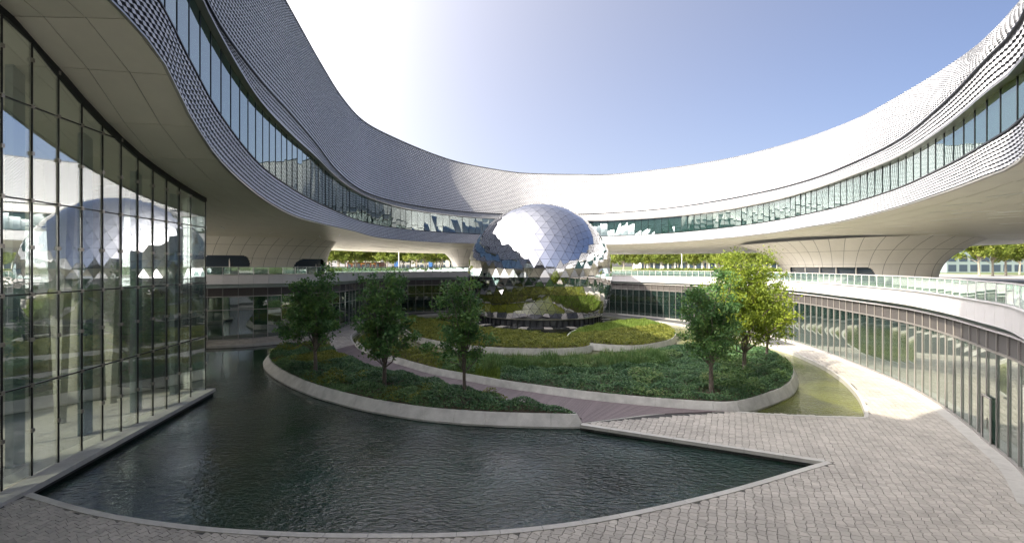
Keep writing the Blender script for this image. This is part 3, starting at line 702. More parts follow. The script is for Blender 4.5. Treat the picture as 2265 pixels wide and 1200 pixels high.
roof = [rp(LS, S['so'] - .02, S['z4'] + .05), rp(LS, S['so'] + .35, S['z4'] + .05), rp(LS, S['so'] + 1.2, S['z4'] - 1.2), rp(LS, S['wo'] * .6, S['z4'] - 4.5), rp(LS, S['wo'] * .95, S['zo'] + 9), rp(LS, S['wo'] + 1.5, S['zo'] + 5.5), rp(LS, S['wo'] + 1.3, S['zo'] + 2.2), rp(LS, S['wo'] + .2, S['zo'] + .2)]
strip('roof', roof, M['soffit'], sm=True)
back = [rp(LS, .15 + 0 * LS, S['z0'] + .12)]
for t in np.linspace(.1, 1, 10): back.append(rp(LS, S['wo'] * t, soffit_z(LS, S['wo'] * t) + .45))
strip('soffit_backing', back, M['joint'])
# soffit panels
pan = []; nl = int(RC.len / 3.3); ls = np.linspace(0, RC.len, nl + 1)
for i in range(nl):
    w = RC.at((ls[i] + ls[i + 1]) / 2)[8]; nd = int(round(w / 1.85)); fr = np.linspace(0, 1, nd + 1); fr[0] = .0
    for j in range(nd):
        q = []
        for li, f in ((ls[i], fr[j]), (ls[i], fr[j + 1]), (ls[i + 1], fr[j + 1]), (ls[i + 1], fr[j])):
            wi = RC.at(li)[8]; d = .05 + (wi - .05) * f; q.append(rp(np.float64(li), d, soffit_z(np.float64(li), d)))
        pan.append(slab_piece(q[0], q[1], q[2], q[3], .04, .02))
emit(ring, 'soffit_panel', pan, M['soffit'])
# light slots in the soffit
sl_ = []
r_ = np.random.default_rng(3)
for i in range(150):
    l = r_.uniform(60, RC.len - 50); A = RC.at(l); d = r_.uniform(2, A[8] * .9)
    if l > 0: 
        a = rp(np.float64(l), d, soffit_z(np.float64(l), d) - .012); b2 = l + r_.uniform(1.6, 3.4)
        b = rp(np.float64(b2), d + 1.2, soffit_z(np.float64(b2), d + 1.2) - .012); sl_.append(beam(a, b, .13, .05))
for v, f in sl_: link('light_slot', mesh('light_slot', v, f, M['slot']), ring)
# edge trims
def rail_strip(name, d, z, w, h, m, step=1.5):
    n = int(RC.len / step); l = np.linspace(0, RC.len, n + 1); D = d(l); Z = z(l)
    V = []; F = []
    for (dd, zz) in ((-w / 2, -h / 2), (w / 2, -h / 2), (w / 2, h / 2), (-w / 2, h / 2)): V.append(rp(l, D + dd, Z + zz))
    V = np.stack(V, 1).reshape(-1, 3)
    for i in range(n):
        for j in range(4): F.append((i * 4 + j, (i + 1) * 4 + j, (i + 1) * 4 + (j + 1) % 4, i * 4 + (j + 1) % 4))
    return link(name, mesh(name, V, F, m), ring)
zc = lambda k, o=0.: (lambda l: RC.at(l)[..., k] + o)
cst = lambda v: (lambda l: v + 0 * l)
rail_strip('edge_trim', cst(.03), zc(2, .0), .16, .10, M['trim'])
rail_strip('sill_trim', cst(.25), zc(3, .03), .28, .08, M['frame_dark'])
rail_strip('head_trim', cst(.38), zc(4, -.04), .5, .16, M['trim'])
rail_strip('crease_trim', cst(.10), zc(5, .0), .14, .07, M['frame_dark'])
rail_strip('rim_trim', lambda l: RC.at(l)[..., 7] + .05, zc(6, .0), .25, .12, M['joint'])

# woven metal tiles
def tiles(surf, l0, l1, du, rows, bow, tilt, lift):
    """surf(l, v) -> points; v in 0..1; rows of bowed shingles, staggered"""
    nu = int((l1 - l0) / du); out = []
    for r in range(rows):
        v0 = (r + .15) / rows; v1 = (r + .93) / rows
        l = l0 + (np.arange(nu) + .5 * (r % 2)) * du
        out.append((l, v0, v1))
    Vs = []
    for l, v0, v1 in out:
        a0 = surf(l + .09 * du, v0 + 0 * l); b0 = surf(l + .91 * du, v0 + 0 * l); a1 = surf(l + .09 * du, v1 + 0 * l); b1 = surf(l + .91 * du, v1 + 0 * l)
        n = np.cross(b0 - a0, a1 - a0); n /= np.linalg.norm(n, axis=1, keepdims=True)
        # make n face the court (towards the ring's middle)
        s = np.sign(((cen - a0[:, :2]) * n[:, :2]).sum(1, keepdims=True)); n = n * s
        m0 = (a0 + b0) / 2 + n * bow; m1 = (a1 + b1) / 2 + n * bow * .6
        jit_ = rng.normal(0, .006, (len(l), 1))
        lo = n * (lift + tilt + jit_); hi = n * (lift + jit_)
        Vs.append(np.stack([a0 + lo, m0 + lo, b0 + lo, a1 + hi, m1 + hi, b1 + hi], 1))
    return np.concatenate(Vs)                                     # (N,6,3)
def tile_parts(name, T):
    """300 largest in view as parts, the rest as one stuff part"""
    Y = T[:, :, 1].mean(1); px = T[:, :, 0].mean(1) / np.maximum(Y, .1); py = (T[:, :, 2].mean(1) - 9.8) / np.maximum(Y, .1)
    vis = (Y > 3) & (np.abs(px) < 1.0) & (py < .53); sc = np.where(vis, 1 / np.maximum(Y, .1), 0); o = np.argsort(-sc)
    return o
def tiles_obj(name, T):
    n = len(T); V = T.reshape(-1, 3); k = np.arange(n)[:, None] * 6
    Q = np.concatenate([k + [0, 1, 4, 3], k + [1, 2, 5, 4]], 0)
    o = link(name, fast_mesh(name, V, Q, M['tile']), ring); return o
def low_s(l, v): A = RC.at(l); return rp(l, .08 + .2 * v, A[:, 2] + .08 + (A[:, 3] - A[:, 2] - .12) * v)
def mid_s(l, v): A = RC.at(l); return rp(l, .40 - .12 * v, A[:, 4] + .06 + (A[:, 5] - A[:, 4] - .10) * v)
def up_s(l, v):
    A = RC.at(l); t = v; return rp(l, .24 + (A[:, 7] - .1) * t ** 1.5, A[:, 5] + .06 + (A[:, 6] - A[:, 5]) * t)
L1 = RC.len - 35
T_low = tiles(low_s, 8, L1, .36, 8, .085, .05, .05)
T_mid = tiles(mid_s, 8, L1, .36, 5, .085, .05, .05)
T_up = tiles(up_s, 8, L1, .40, 34, .08, .05, .05)
T_up_b = tiles(up_s, L1, RC.len + 8, .9, 18, .085, .05, .05)
T_all = np.concatenate([T_low, T_mid, T_up, T_up_b]); oo = tile_parts('facade_tile', T_all)
for i in oo[:295]:
    t = T_all[i]; link('facade_tile', mesh('facade_tile', t, [(0, 1, 4, 3), (1, 2, 5, 4)], M['tile']), ring)
tiles_obj('facade_tiles_field', T_all[oo[295:]])['kind'] = 'stuff'
# ribbon window panes (each pane set at its own slight angle, folded on a diagonal)
wl = np.arange(6, L1, 1.5); ip = 0
for a, b in zip(wl[:-1], wl[1:]):
    q = []; A0 = RC.at(a); B0 = RC.at(b); j = [random.gauss(0, .03 * min(1, max(.06, (A0[1] - 38) / 30))) for _ in range(4)]
    q = [rp(np.float64(a + .03), .60 + j[0], A0[3] + .04), rp(np.float64(b - .03), .60 + j[1], B0[3] + .04), rp(np.float64(b - .03), .60 + j[2], B0[4] - .04), rp(np.float64(a + .03), .60 + j[3], A0[4] - .04)]
    th = rp(np.float64(a + .03), .64, A0[3]) - rp(np.float64(a + .03), .60, A0[3])
    q2 = [p + th * .5 for p in q]
    if random.random() < .5: fc = [(0, 1, 2), (0, 2, 3), (6, 5, 4), (7, 6, 4)]
    else: fc = [(0, 1, 3), (1, 2, 3), (7, 5, 4), (7, 6, 5)]
    fc += [(0, 4, 5, 1), (1, 5, 6, 2), (2, 6, 7, 3), (3, 7, 4, 0)]
    link('window_pane', mesh('window_pane', q + q2, fc, M['ring_glass']), ring)
    m0 = rp(np.float64(a), .58, A0[3] + .03); m1 = rp(np.float64(a), .58, A0[4] - .03)
    link('mullion', mesh('mullion', *beam(m0, m1, .035, .035, up=(1, 0, 0)), M['frame_dark']), ring)
strip('window_floor', [rp(LS, .7 + 0 * LS, S['z1']), rp(LS, 6 + 0 * LS, S['z1'])], M['interior'])
strip('window_room', [rp(LS, 6 + 0 * LS, S['z1']), rp(LS, 6 + 0 * LS, S['z2'])], M['interior'])

# piers ------------------------------------------------------------
def pier(top, bot, zt, zb, holes, nseg, rows=3):
    T_ = Curve(top, n=8); B_ = Curve(bot, n=8); root = None
    def P(u, v):         # v 0 bottom .. 1 top, flaring towards the top
        w = v ** 2.1; a = B_.at(u * B_.len)[:2]; b = T_.at(u * T_.len)[:2]; q = a + (b - a) * w
        zz = zb + (zt - zb) * (v ** .85); return np.array((q[0], q[1], zz))
    V = []; F = []; nu, nv = nseg * 12, rows * 20
    for i in range(nu + 1):
        for j in range(nv + 1): 
            p = P(i / nu, j / nv); V.append(p)
    def inhole(u, v):
        for (u0, u1, v1, rr) in holes:
            if u0 <= u <= u1 and v < v1:
                e = min(u - u0, u1 - u); 
                if e < rr and v > v1 * (.25 + .75 * math.sqrt(max(0, 1 - (1 - e / rr) ** 2))): continue
                return True
        return False
    root = link('pier', mesh('pier', [V[0]], [], M['joint']), ring)
    cN = np.mean([B_.at(l)[:2] for l in np.linspace(0, B_.len, 9)], 0)
    out = []; backF = []
    for i in range(nseg):
        for j in range(rows):
            su, sv = 12, 20; cells = []; V2 = []; F2 = []; idx = {}
            for a in range(su):
                for b in range(sv):
                    u0, u1 = (i + a / su) / nseg, (i + (a + 1) / su) / nseg; v0, v1 = (j + b / sv) / rows, (j + (b + 1) / sv) / rows
                    if inhole((u0 + u1) / 2, (v0 + v1) / 2): continue
                    e = .012
                    if a == 0: u0 += e / nseg
                    if a == su - 1: u1 -= e / nseg
                    if b == 0: v0 += e * .6 / rows
                    if b == sv - 1: v1 -= e * .6 / rows
                    k = len(V2); V2 += [P(u0, v0), P(u1, v0), P(u1, v1), P(u0, v1)]; F2.append((k, k + 1, k + 2, k + 3))
                    cells.append((u0, u1, v0, v1))
            if V2: out.append((V2, F2))
    for v, f in out:
        o = link('pier_panel', mesh('pier_panel', v, f, M['pier']), root); smooth(o)
    # dark core just behind the cladding and a glazed recess behind the openings
    V = []; F = []
    for i in range(nu + 1):
        for j in range(nv + 1):
            p = P(i / nu, j / nv).copy(); d = cN - p[:2]; d /= np.linalg.norm(d) + 1e-9; p[:2] += d * .10; V.append(p)
    for i in range(nu):
        for j in range(nv):
            if not inhole((i + .5) / nu, (j + .5) / nv):
                k = i * (nv + 1) + j; F.append((k, k + nv + 1, k + nv + 2, k + 1))
    link('pier_core', mesh('pier_core', V, F, M['joint']), root)
    V = []; F = []
    for i in range(nu + 1):
        for j in (0, 1):
            p = P(i / nu, .0 if j == 0 else .42).copy(); d = cN - p[:2]; d /= np.linalg.norm(d) + 1e-9; p[:2] += d * .7; V.append(p)
    for i in range(nu): F.append((2 * i, 2 * i + 2, 2 * i + 3, 2 * i + 1))
    link('recessed_window', mesh('recessed_window', V, F, M['far_glass']), root)
    for (u0, u1, v1, rr) in holes:
        for u in np.arange(u0 + rr * .9, u1, .075):
            a = P(u, 0).copy(); b = P(u, v1 * .98).copy(); d = cN - a[:2]; d /= np.linalg.norm(d); a[:2] += d * .35; b[:2] = a[:2]
            link('window_bar', mesh('window_bar', *beam(a, b, .16, .1, (1, 0, 0)), M['white']), root)
pier([(42, 92), (40.8, 87), (41.2, 80), (42.5, 73), (46, 64.5), (51, 59.8), (57, 58.8), (60.8, 62), (63, 67), (63, 76)],
     [(47, 86), (45.5, 82), (44.5, 77), (45.0, 71), (46.5, 66), (49, 62.5), (51.6, 60.8), (53.8, 63), (55, 67.5), (55, 74)], 13.6, 7.8, [(.14, .52, .27, .03)], 26)
pier([(-60, 66.5), (-50, 70), (-44, 72), (-37, 75.3), (-31.8, 79.6), (-29.4, 84), (-30, 88), (-34, 92), (-42, 93)],
     [(-60, 69), (-50, 73), (-44.5, 75), (-38.5, 78.5), (-34.4, 83), (-32.9, 86), (-33.3, 89), (-36, 91), (-42, 92)], 15.0, 8.5, [(.22, .46, .40, .03), (.60, .74, .33, .03)], 26)
pier([(-17, 117), (-13.5, 112.6), (-9.5, 112.2), (-6.5, 114), (-5.5, 119)], [(-14.2, 121), (-13, 119.4), (-11.5, 119), (-10.2, 119.6), (-9.5, 121)], 13.7, 8.3, [], 8)

# ------------------------------------------------------------------ glazed court walls under the plaza
def facade(label, C, l0, l1, pitch, zg, zl, zb, zf, zr, frame, side, hi_bar=None, post_m=None):
    """zg glass top, zl louvre top, zb band top (=fascia bottom), zf fascia top, zr rail top; court on the LEFT (+) of travel"""
    e = empty('glazed_wall', label, 'wall')
    n = int((l1 - l0) / pitch); ls = np.linspace(l0, l1, n + 1)
    pt = lambda l, d, z: np.array((*C.off(np.float64(l), d), z))
    panes = []; louv = []; fas = []; band = []
    for a, b in zip(ls[:-1], ls[1:]):
        g = .03
        tw = random.gauss(0, .006)
        link('window_pane', mesh('window_pane', *slab_piece(pt(b - g, .0, .12), pt(a + g, .0 + tw, .12), pt(a + g, tw, zg - .04), pt(b - g, 0, zg - .04), .02), M['court_glass']), e)
        # mullion with a deep fin
        link('mullion', mesh('mullion', *beam(pt(a, .05, .0), pt(a, .05, zl), .06, .045, (C.tan(a)[0], C.tan(a)[1], 0)), frame), e)
        # louvre bank
        bl = []
        far = C.at(a)[1] > 70
        nbl = 8
        for k in range(nbl):
            z = zg + .1 + (zl - zg - .15) * (k + .5) / nbl; h = (zl - zg - .15) / nbl
            bl.append(slab_piece(pt(b - .05, .02, z - h * .42), pt(a + .05, .02, z - h * .42), pt(a + .05, -.05, z + h * .38), pt(b - .05, -.05, z + h * .38), .015))
        link('louvre_panel', mesh('louvre_panel', *join(bl), M['louvre']), e)
        fas.append(slab_piece(pt(b - .01, .55, zb), pt(a + .01, .55, zb), pt(a + .01, .55, zf), pt(b - .01, .55, zf), .12))
        band.append(slab_piece(pt(b - .01, -.02, zl + .1), pt(a + .01, -.02, zl + .1), pt(a + .01, -.02, zb), pt(b - .01, -.02, zb), .05))
    def bar(nm, d, z, w, h, m):
        l = np.linspace(l0, l1, n * 2 + 1); V = []; F = []
        for dd, zz in ((-w / 2, -h / 2), (w / 2, -h / 2), (w / 2, h / 2), (-w / 2, h / 2)):
            q = C.off(l, d + dd + 0 * l); V.append(np.concatenate([q, np.full((len(l), 1), z + zz)], 1))
        V = np.stack(V, 1).reshape(-1, 3)
        for i in range(len(l) - 1):
            for j in range(4): F.append((i * 4 + j, (i + 1) * 4 + j, (i + 1) * 4 + (j + 1) % 4, i * 4 + (j + 1) % 4))
        F += [(3, 2, 1, 0), tuple(len(V) - 4 + i for i in range(4))]
        return link(nm, mesh(nm, V, F, m), e)
    bar('sill', .04, .06, .18, .12, frame); bar('transom', .03, zg + .03, .12, .10, frame); bar('cornice', .06, zl + .05, .34, .10, M['fascia'] if side == 'r' else M['louvre'])  # cornice of the shaded wall coloured dark to stop it glowing
    if hi_bar: bar('transom', .03, hi_bar, .09, .07, frame)
    bar('fascia_soffit', .25, zb + .02, .62, .04, M['fascia'])
    emit(e, 'fascia_panel', fas, M['fascia'], 120); emit(e, 'band_panel', band, M['interior'], 120)
    bar('coping', .35, zf + .02, .62, .05, M['fascia'])
    # room behind the glass
    lq = np.linspace(l0, l1, n // 2 + 2); V = []; F = []
    prof = [(-.15, .02), (-6, .02), (-6, zg + .3), (-1.2, zg + .3), (-.12, zg + .3)]
    bar('leak_stop', -.14, (zg + .1 + zf) / 2 - .02, .10, zf - zg - .12, M['joint'])  # dark strip added behind the louvres to block leaking sky light
    for l in lq:
        for d, z in prof: V.append(pt(l, d, z))
    for i in range(len(lq) - 1):
        for j in range(4): F.append((i * 5 + j, i * 5 + j + 1, (i + 1) * 5 + j + 1, (i + 1) * 5 + j))
    me = mesh('room', V, F, M['interior']); me.materials.append(M['interior_floor']); me.materials.append(M['soffit_white'])
    for i, p in enumerate(me.polygons): p.material_index = (1, 0, 0, 2)[i % 4]
    link('room', me, e)
    # pale ceiling coffers just behind the glass
    for a, b in zip(ls[:-1], ls[1:]):
        if C.at(a)[1] > 20: link('ceiling_beam', mesh('ceiling_beam', *slab_piece(pt(b - .35, -.5, zg - 1.0), pt(a + .35, -.5, zg - 1.0), pt(a + .35, -.5, zg - .25), pt(b - .35, -.5, zg - .25), .2), M['soffit_white']), e)
    # glass balustrade on the edge of the plaza
    rl = empty('glass_railing', label[:0] + ('glass balustrade with pale posts on the fascia above the sunlit wall' if side == 'r' else 'pale green glass balustrade above the shaded glass wall behind the trees'), 'railing')
    for a, b in zip(ls[:-1], ls[1:]):
        link('glass_pane', mesh('glass_pane', *slab_piece(pt(b - .05, .5, zf + .10), pt(a + .05, .5, zf + .10), pt(a + .05, .5, zr - .06), pt(b - .05, .5, zr - .06), .02), M['rail_glass']), rl)
        link('post', mesh('post', *beam(pt(a, .47, zf + .045), pt(a, .47, zr - .03), .09, .05, (C.tan(a)[0], C.tan(a)[1], 0)), post_m or M['fascia']), rl)
    n2 = n
    l = np.linspace(l0, l1, n * 2 + 1); V = []; F = []
    for dd, zz in ((-.04, -.03), (.04, -.03), (.04, .03), (-.04, .03)):
        q = C.off(l, .5 + dd + 0 * l); V.append(np.concatenate([q, np.full((len(l), 1), zr + zz)], 1))
    V = np.stack(V, 1).reshape(-1, 3)
    for i in range(len(l) - 1):
        for j in range(4): F.append((i * 4 + j, (i + 1) * 4 + j, (i + 1) * 4 + (j + 1) % 4, i * 4 + (j + 1) % 4))
    link('handrail', mesh('handrail', V, F, M['fascia']), rl)
    return e
facade('tall curved glass wall with close pale mullions beside the sunlit walkway', CR, .3, CR.len - .3, 1.42, 5.15, 6.3, 6.72, 7.9, 9.0, M['frame_light'], 'r')
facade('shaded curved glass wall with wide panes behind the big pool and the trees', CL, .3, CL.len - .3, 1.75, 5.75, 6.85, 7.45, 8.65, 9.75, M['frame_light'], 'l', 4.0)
# plain retaining wall of the court out of view behind the glass hall
V = []; F = []; lb = np.linspace(0, CB.len, 60)
for l in lb: q = CB.at(l); V += [(q[0], q[1], -1), (q[0], q[1], 7.88)]
for i in range(59): F.append((2 * i, 2 * i + 2, 2 * i + 3, 2 * i + 1))
V2 = [(x * 1.0, y, z) for x, y, z in V]
tag(link('retaining_wall', mesh('retaining_wall', V2, F, M['fascia'])), 'plain pale retaining wall beyond the glass hall', 'wall')
# glazed door in the right-hand wall
dl = 9.4
de = empty('glass_door', 'narrow framed glass door in the tall glass wall near the paving', 'door')
pt = lambda l, d, z: np.array((*CR.off(np.float64(l), d), z))
dfr = [beam(pt(dl, .13, .02), pt(dl, .13, 2.6), .08, .08), beam(pt(dl + 1.3, .13, .02), pt(dl + 1.3, .13, 2.6), .08, .08), beam(pt(dl, .13, 2.56), pt(dl + 1.3, .13, 2.56), .08, .08), beam(pt(dl, .13, .09), pt(dl + 1.3, .13, .09), .08, .10)]
add('door_frame', dfr, M['frame_light'], de)
add('door_leaf', slab_piece(pt(dl + 1.24, .12, .14), pt(dl + .06, .12, .14), pt(dl + .06, .12, 2.5), pt(dl + 1.24, .12, 2.5), .03), M['court_glass'], de)
add('handle', beam(pt(dl + .25, .2, .9), pt(dl + .25, .2, 1.5), .04, .04), M['clamp'], de)

# ------------------------------------------------------------------ glass hall on the left
hall = empty('glass_hall', 'tall glass hall with thin dark mullions under the silver ring, reflecting the mirror dome', 'building')
w0 = np.array((-22.1, 21.5)); wd = np.array((-2.0, 17.56)); step = wd / 11.42 * 1.0; wn = np.array((wd[1], -wd[0])) / np.linalg.norm(wd)  # wn points to the pool
us = [w0 + step * (k + .0) for k in range(-13, 12)]
end = np.array((-24.1, 39.06)); us.append(end)
us[-2] = us[-2] if np.linalg.norm(us[-2] - end) > .6 else us[-2]
us = [u for u in us[:-1] if u[1] < 38.3] + [end]
zt_tab_y = [8, 15, 21, 23.2, 27.9, 32.3, 35.2, 39.06]; zt_tab = [24, 23, 21.4, 20.4, 18.3, 16.5, 15.85, 15.3]
ht = lambda y: float(np.interp(y, zt_tab_y, zt_tab)) + .9
TZ = [.12, 4.32, 8.52, 12.85, 17.2, 21.5]
def pw(u, z, d=0.): return np.array((*(u + wn * d), z))
_l = np.linspace(0, 110, 441); _d = np.linspace(.3, 16, 64)
_L, _D = np.meshgrid(_l, _d, indexing='ij'); _P = RC.off(_L, _D, 1.2); _Z = soffit_z(_L, _D)
def soffit_at(u):
    k = np.argmin(((_P - u) ** 2).sum(-1)); return float(_Z.ravel()[k])
def glazing(us, wnv, top, par_, flat_top=True):
    for i in range(len(us) - 1):
        a, b = us[i], us[i + 1]; ta, tb = top(a[1]), top(b[1]); 
        for k in range(len(TZ)):
            z0 = TZ[k]; z1 = TZ[k + 1] if k + 1 < len(TZ) else 30
            if z0 >= min(ta, tb): break
            z1a, z1b = min(z1, ta), min(z1, tb); e_ = wd / np.linalg.norm(wd) * 0
            g = .012; A = a + (b - a) * g; B = b - (b - a) * g
            f = lambda u, z, d: np.array((*(u + wnv * d), z))
            link('glass_pane', mesh('glass_pane', *slab_piece(f(A, z0 + .02, 0), f(B, z0 + .02, 0), f(B, z1b - .02, 0), f(A, z1a - .02, 0), .025), M['hall_glass']), par_)
            if k: link('transom', mesh('transom', *beam(f(a, z0, .03), f(b, z0, .03), .05, .06), M['frame_dark']), par_)
        if not flat_top: link('top_rail', mesh('top_rail', *beam(pw2(a, soffit_at(a) - .16, wnv, .02), pw2(b, soffit_at(b) - .16, wnv, .02), .16, .36), M['frame_dark']), par_)  # dark rail, also painting in the shaded gap below the soffit
        link('mullion', mesh('mullion', *beam(pw2(a, 0, wnv, .03), pw2(a, ta, wnv, .03), .055, .06, (*wnv, 0)), M['frame_dark']), par_)
        for z in [q for k in range(5) for q in (TZ[k + 1], (TZ[k] + TZ[k + 1]) / 2)]:
            if z < ta - .2: link('clamp', mesh('clamp', *box(pw2(a, z, wnv, .06), (.07, .045, .09), (wnv[1], -wnv[0])), M['clamp']), par_)
def pw2(u, z, n, d): return np.array((*(u + n * d), z))
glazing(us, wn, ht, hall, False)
# end wall facing the pond, and the far side of the hall
endd = np.array((-1., .16)); endd /= np.linalg.norm(endd); en = np.array((-endd[1], endd[0]))
en = np.array((.16, 1.)) / np.linalg.norm((.16, 1.))
us2 = [end + endd * 1.55 * k for k in range(0, 9)]
glazing(us2, en, lambda y: 15.6, hall)
us3 = [np.array((-36.3 - .5 * 0, 8 + 1.55 * k)) for k in range(21)]
glazing(us3, np.array((-1., 0)), lambda y: 15.6, hall)
add('floor', [poly_prism([(-20.9, 12), (-22.2, 21.5), (-24.2, 39.2), (-36.5, 41), (-36.5, 8)][::1], -1.0, .05)], M['interior_floor'], hall)
add('floor', [poly_prism([(-36.5, 8), (-36.5, 41), (-42, 52), (-47, 59.6), (-52, 56), (-43, 44), (-41, 30), (-40, 8)], -1.0, .0)], M['slab'], hall)
# plinth along the glass
pk = []
cpl = [(-20.4, 12.0), (-20.77, 20.0), (-21.0, 21.3), (-23.93, 39.7)]
for a, b in ((np.array((-20.45, 14.)), np.array((-20.95, 21.3))), (np.array((-20.95, 21.3)), np.array((-23.6, 39.6)))):
    n = int(np.linalg.norm(b - a) / 1.5)
    for k in range(n):
        p = a + (b - a) * (k + .004) / n; q = a + (b - a) * (k + .996) / n; e_ = (b - a) / np.linalg.norm(b - a); nn = np.array((-e_[1], e_[0]))
        pk.append(poly_prism([tuple(p), tuple(q), tuple(q + nn * (1.0)), tuple(p + nn * 1.0)], -.12, .13))
for v, f in pk: link('plinth_stone', mesh('plinth_stone', v, f, M['stone']), hall)
add('plinth_base', [poly_prism([(-21.1, 13), (-21.15, 21.3), (-23.75, 39.5), (-25, 39.5), (-22.3, 13)], -1, -.12)], M['joint'], hall)  # base coloured dark as the shadow under the plinth stones
# things inside: round column, steel posts, tapered white fins, ceiling strips
def cyl(c, r, z0, z1, seg=40, r2=None):
    r2 = r2 or r; V = []; F = []
    for z, rr in ((z0, r), (z1, r2)):
        for k in range(seg): V.append((c[0] + rr * math.cos(6.2832 * k / seg), c[1] + rr * math.sin(6.2832 * k / seg), z))
    for k in range(seg): F.append((k, (k + 1) % seg, seg + (k + 1) % seg, seg + k))
    F += [tuple(range(seg, 2 * seg))]
    return V, F
M['column'] = mat('white_column', (.58, .58, .54), .55, var=.05, scale=.5)
M['post'] = mat('grey_blue_post', (.26, .33, .34), .4, .3)
for c, r in (((-31.6, 36.9), 1.5), ((-30.6, 18), 1.5)): smooth(add('column', cyl(c, r, 0, 21), M['column'], hall))
for k in (-4, -1, 2, 5, 8, 11):
    u = w0 + step * k - wn * 1.9; link('steel_post', mesh('steel_post', *box((u[0], u[1], ht(u[1]) / 2), (.18, .34, ht(u[1]) / 2), wn), M['post']), hall)
    link('bracket', mesh('bracket', *beam((*(u + wn * .3), 4.3), (*(w0 + step * k), 4.3), .05, .07), M['clamp']), hall)
for k in (0.4, 3.5, 6.4, 9.4):
    u = w0 + step * k - wn * 5.0; a = u + wn * .9
    V = [(*(u - wn * .12), .05), (*(u + wn * .12), .05), (*(u + wn * .75), 17), (*(u - wn * .75), 17)]; V2 = [(x + .22, y + .3, z) for x, y, z in V]
    link('tapered_fin', mesh('tapered_fin', V + V2, [(3, 2, 1, 0), (4, 5, 6, 7), (0, 1, 5, 4), (1, 2, 6, 5), (2, 3, 7, 6), (3, 0, 4, 7)], M['column']), hall)

# ------------------------------------------------------------------ mirror dome
DC = np.array((4.95, 89.2, 8.1)); DR = 12.9
dome = empty('mirror_dome', 'huge faceted mirror-steel sphere standing in the pond at the middle of the court', 'sculpture')
def icosa():
    t = (26.565 * math.pi / 180); P = [np.array((0, 0, 1.))]
    for k in range(5): a = k * 2 * math.pi / 5; P.append(np.array((math.cos(t) * math.cos(a), math.cos(t) * math.sin(a), math.sin(t))))
    for k in range(5): a = (k + .5) * 2 * math.pi / 5; P.append(np.array((math.cos(t) * math.cos(a), math.cos(t) * math.sin(a), -math.sin(t))))
    P.append(np.array((0, 0, -1.)))
    F = []
    for k in range(5):
        n_ = (k + 1) % 5; F += [(0, 1 + k, 1 + n_), (1 + k, 6 + k, 1 + n_), (1 + n_, 6 + k, 6 + n_), (11, 6 + n_, 6 + k)]
    return P, F
IP, IF = icosa(); fq = 10; facets = []; rz = R(11)
rot = np.array([[math.cos(rz), -math.sin(rz), 0], [math.sin(rz), math.cos(rz), 0], [0, 0, 1]])
zcut = 1.35
for f in IF:
    a, b, c = [IP[i] for i in f]
    def g(i, j):
        p = (a * (fq - i - j) + b * i + c * j) / fq; return rot @ (p / np.linalg.norm(p))
    for i in range(fq):
        for j in range(fq - i):
            facets.append([g(i, j), g(i + 1, j), g(i, j + 1)])
            if i + j < fq - 1: facets.append([g(i + 1, j), g(i + 1, j + 1), g(i, j + 1)])
mp = []
for t in facets:
    T = np.array(t) * DR + DC
    if T[:, 2].max() < zcut: continue
    n = np.cross(T[1] - T[0], T[2] - T[0]); n /= np.linalg.norm(n)
    if n @ (T.mean(0) - DC) < 0: T = T[::-1]; n = -n
    c = T.mean(0); d = T - c; T = c + d * (1 - .036 / np.linalg.norm(d, axis=1, keepdims=True))
    T = T + n * rng.normal(0, .004, (3, 1))
    T[:, 2] = np.maximum(T[:, 2], zcut - .02)
    V = list(T) + list(T - n * .05)
    mp.append((V, [(0, 1, 2), (5, 4, 3), (0, 3, 4, 1), (1, 4, 5, 2), (2, 5, 3, 0)]))
def dscore(v):
    c = np.array(v[0][:3]).mean(0); n = (c - DC) / DR; vw = np.array((0, 0, 9.8)) - c; vw /= np.linalg.norm(vw); return n @ vw
mp.sort(key=dscore, reverse=True)
for v, f in mp[:298]: link('mirror_panel', mesh('mirror_panel', v, f, M['mirror']), dome)
add('mirror_panel_field', mp[298:], M['mirror'], dome)['kind'] = 'stuff'
V = []; F = []
for i in range(25):
    th = math.pi * i / 24; 
    for k in range(48):
        a = 2 * math.pi * k / 48; p = DC + (DR - .12) * np.array((math.sin(th) * math.cos(a), math.sin(th) * math.sin(a), math.cos(th))); p[2] = max(p[2], 1.3); V.append(p)
for i in range(24):
    for k in range(48): F.append((i * 48 + k, (i + 1) * 48 + k, (i + 1) * 48 + (k + 1) % 48, i * 48 + (k + 1) % 48))
link('joint_shell', mesh('joint_shell', V, F, M['mirror_back']), dome)
add('drum', [cyl(DC, 10.75, .3, 1.5, 72)], M['wet_stone'], dome)
for k in range(64):
    a = 2 * math.pi * k / 64; c = DC + 10.85 * np.array((math.cos(a), math.sin(a), 0)); c[2] = .88
    if c[1] < DC[1] + 2: link('drum_rib', mesh('drum_rib', *box(c, (.12, .12, .58), (math.cos(a), math.sin(a))), M['frame_dark']), dome)
add('drum_ring', [cyl(DC, 11.05, 1.36, 1.5, 72)], M['trim'], dome)
add('plinth_core', [cyl(DC, 12.5, -.6, .26, 72)], M['wet_stone'], dome)
for k in range(60):
    a0, a1 = 2 * math.pi * (k + .01) / 60, 2 * math.pi * (k + .99) / 60
    if DC[1] + 12 * math.sin(a0) > DC[1] + 4: continue
    pts = [(DC[0] + r * math.cos(a), DC[1] + r * math.sin(a)) for r, a in ((11.2, a0), (12.85, a0), (12.85, a1), (11.2, a1))]
    link('plinth_slab', mesh('plinth_slab', *poly_prism(pts, .12, .30), M['wet_stone'] if k % 3 else M['slab']), dome)

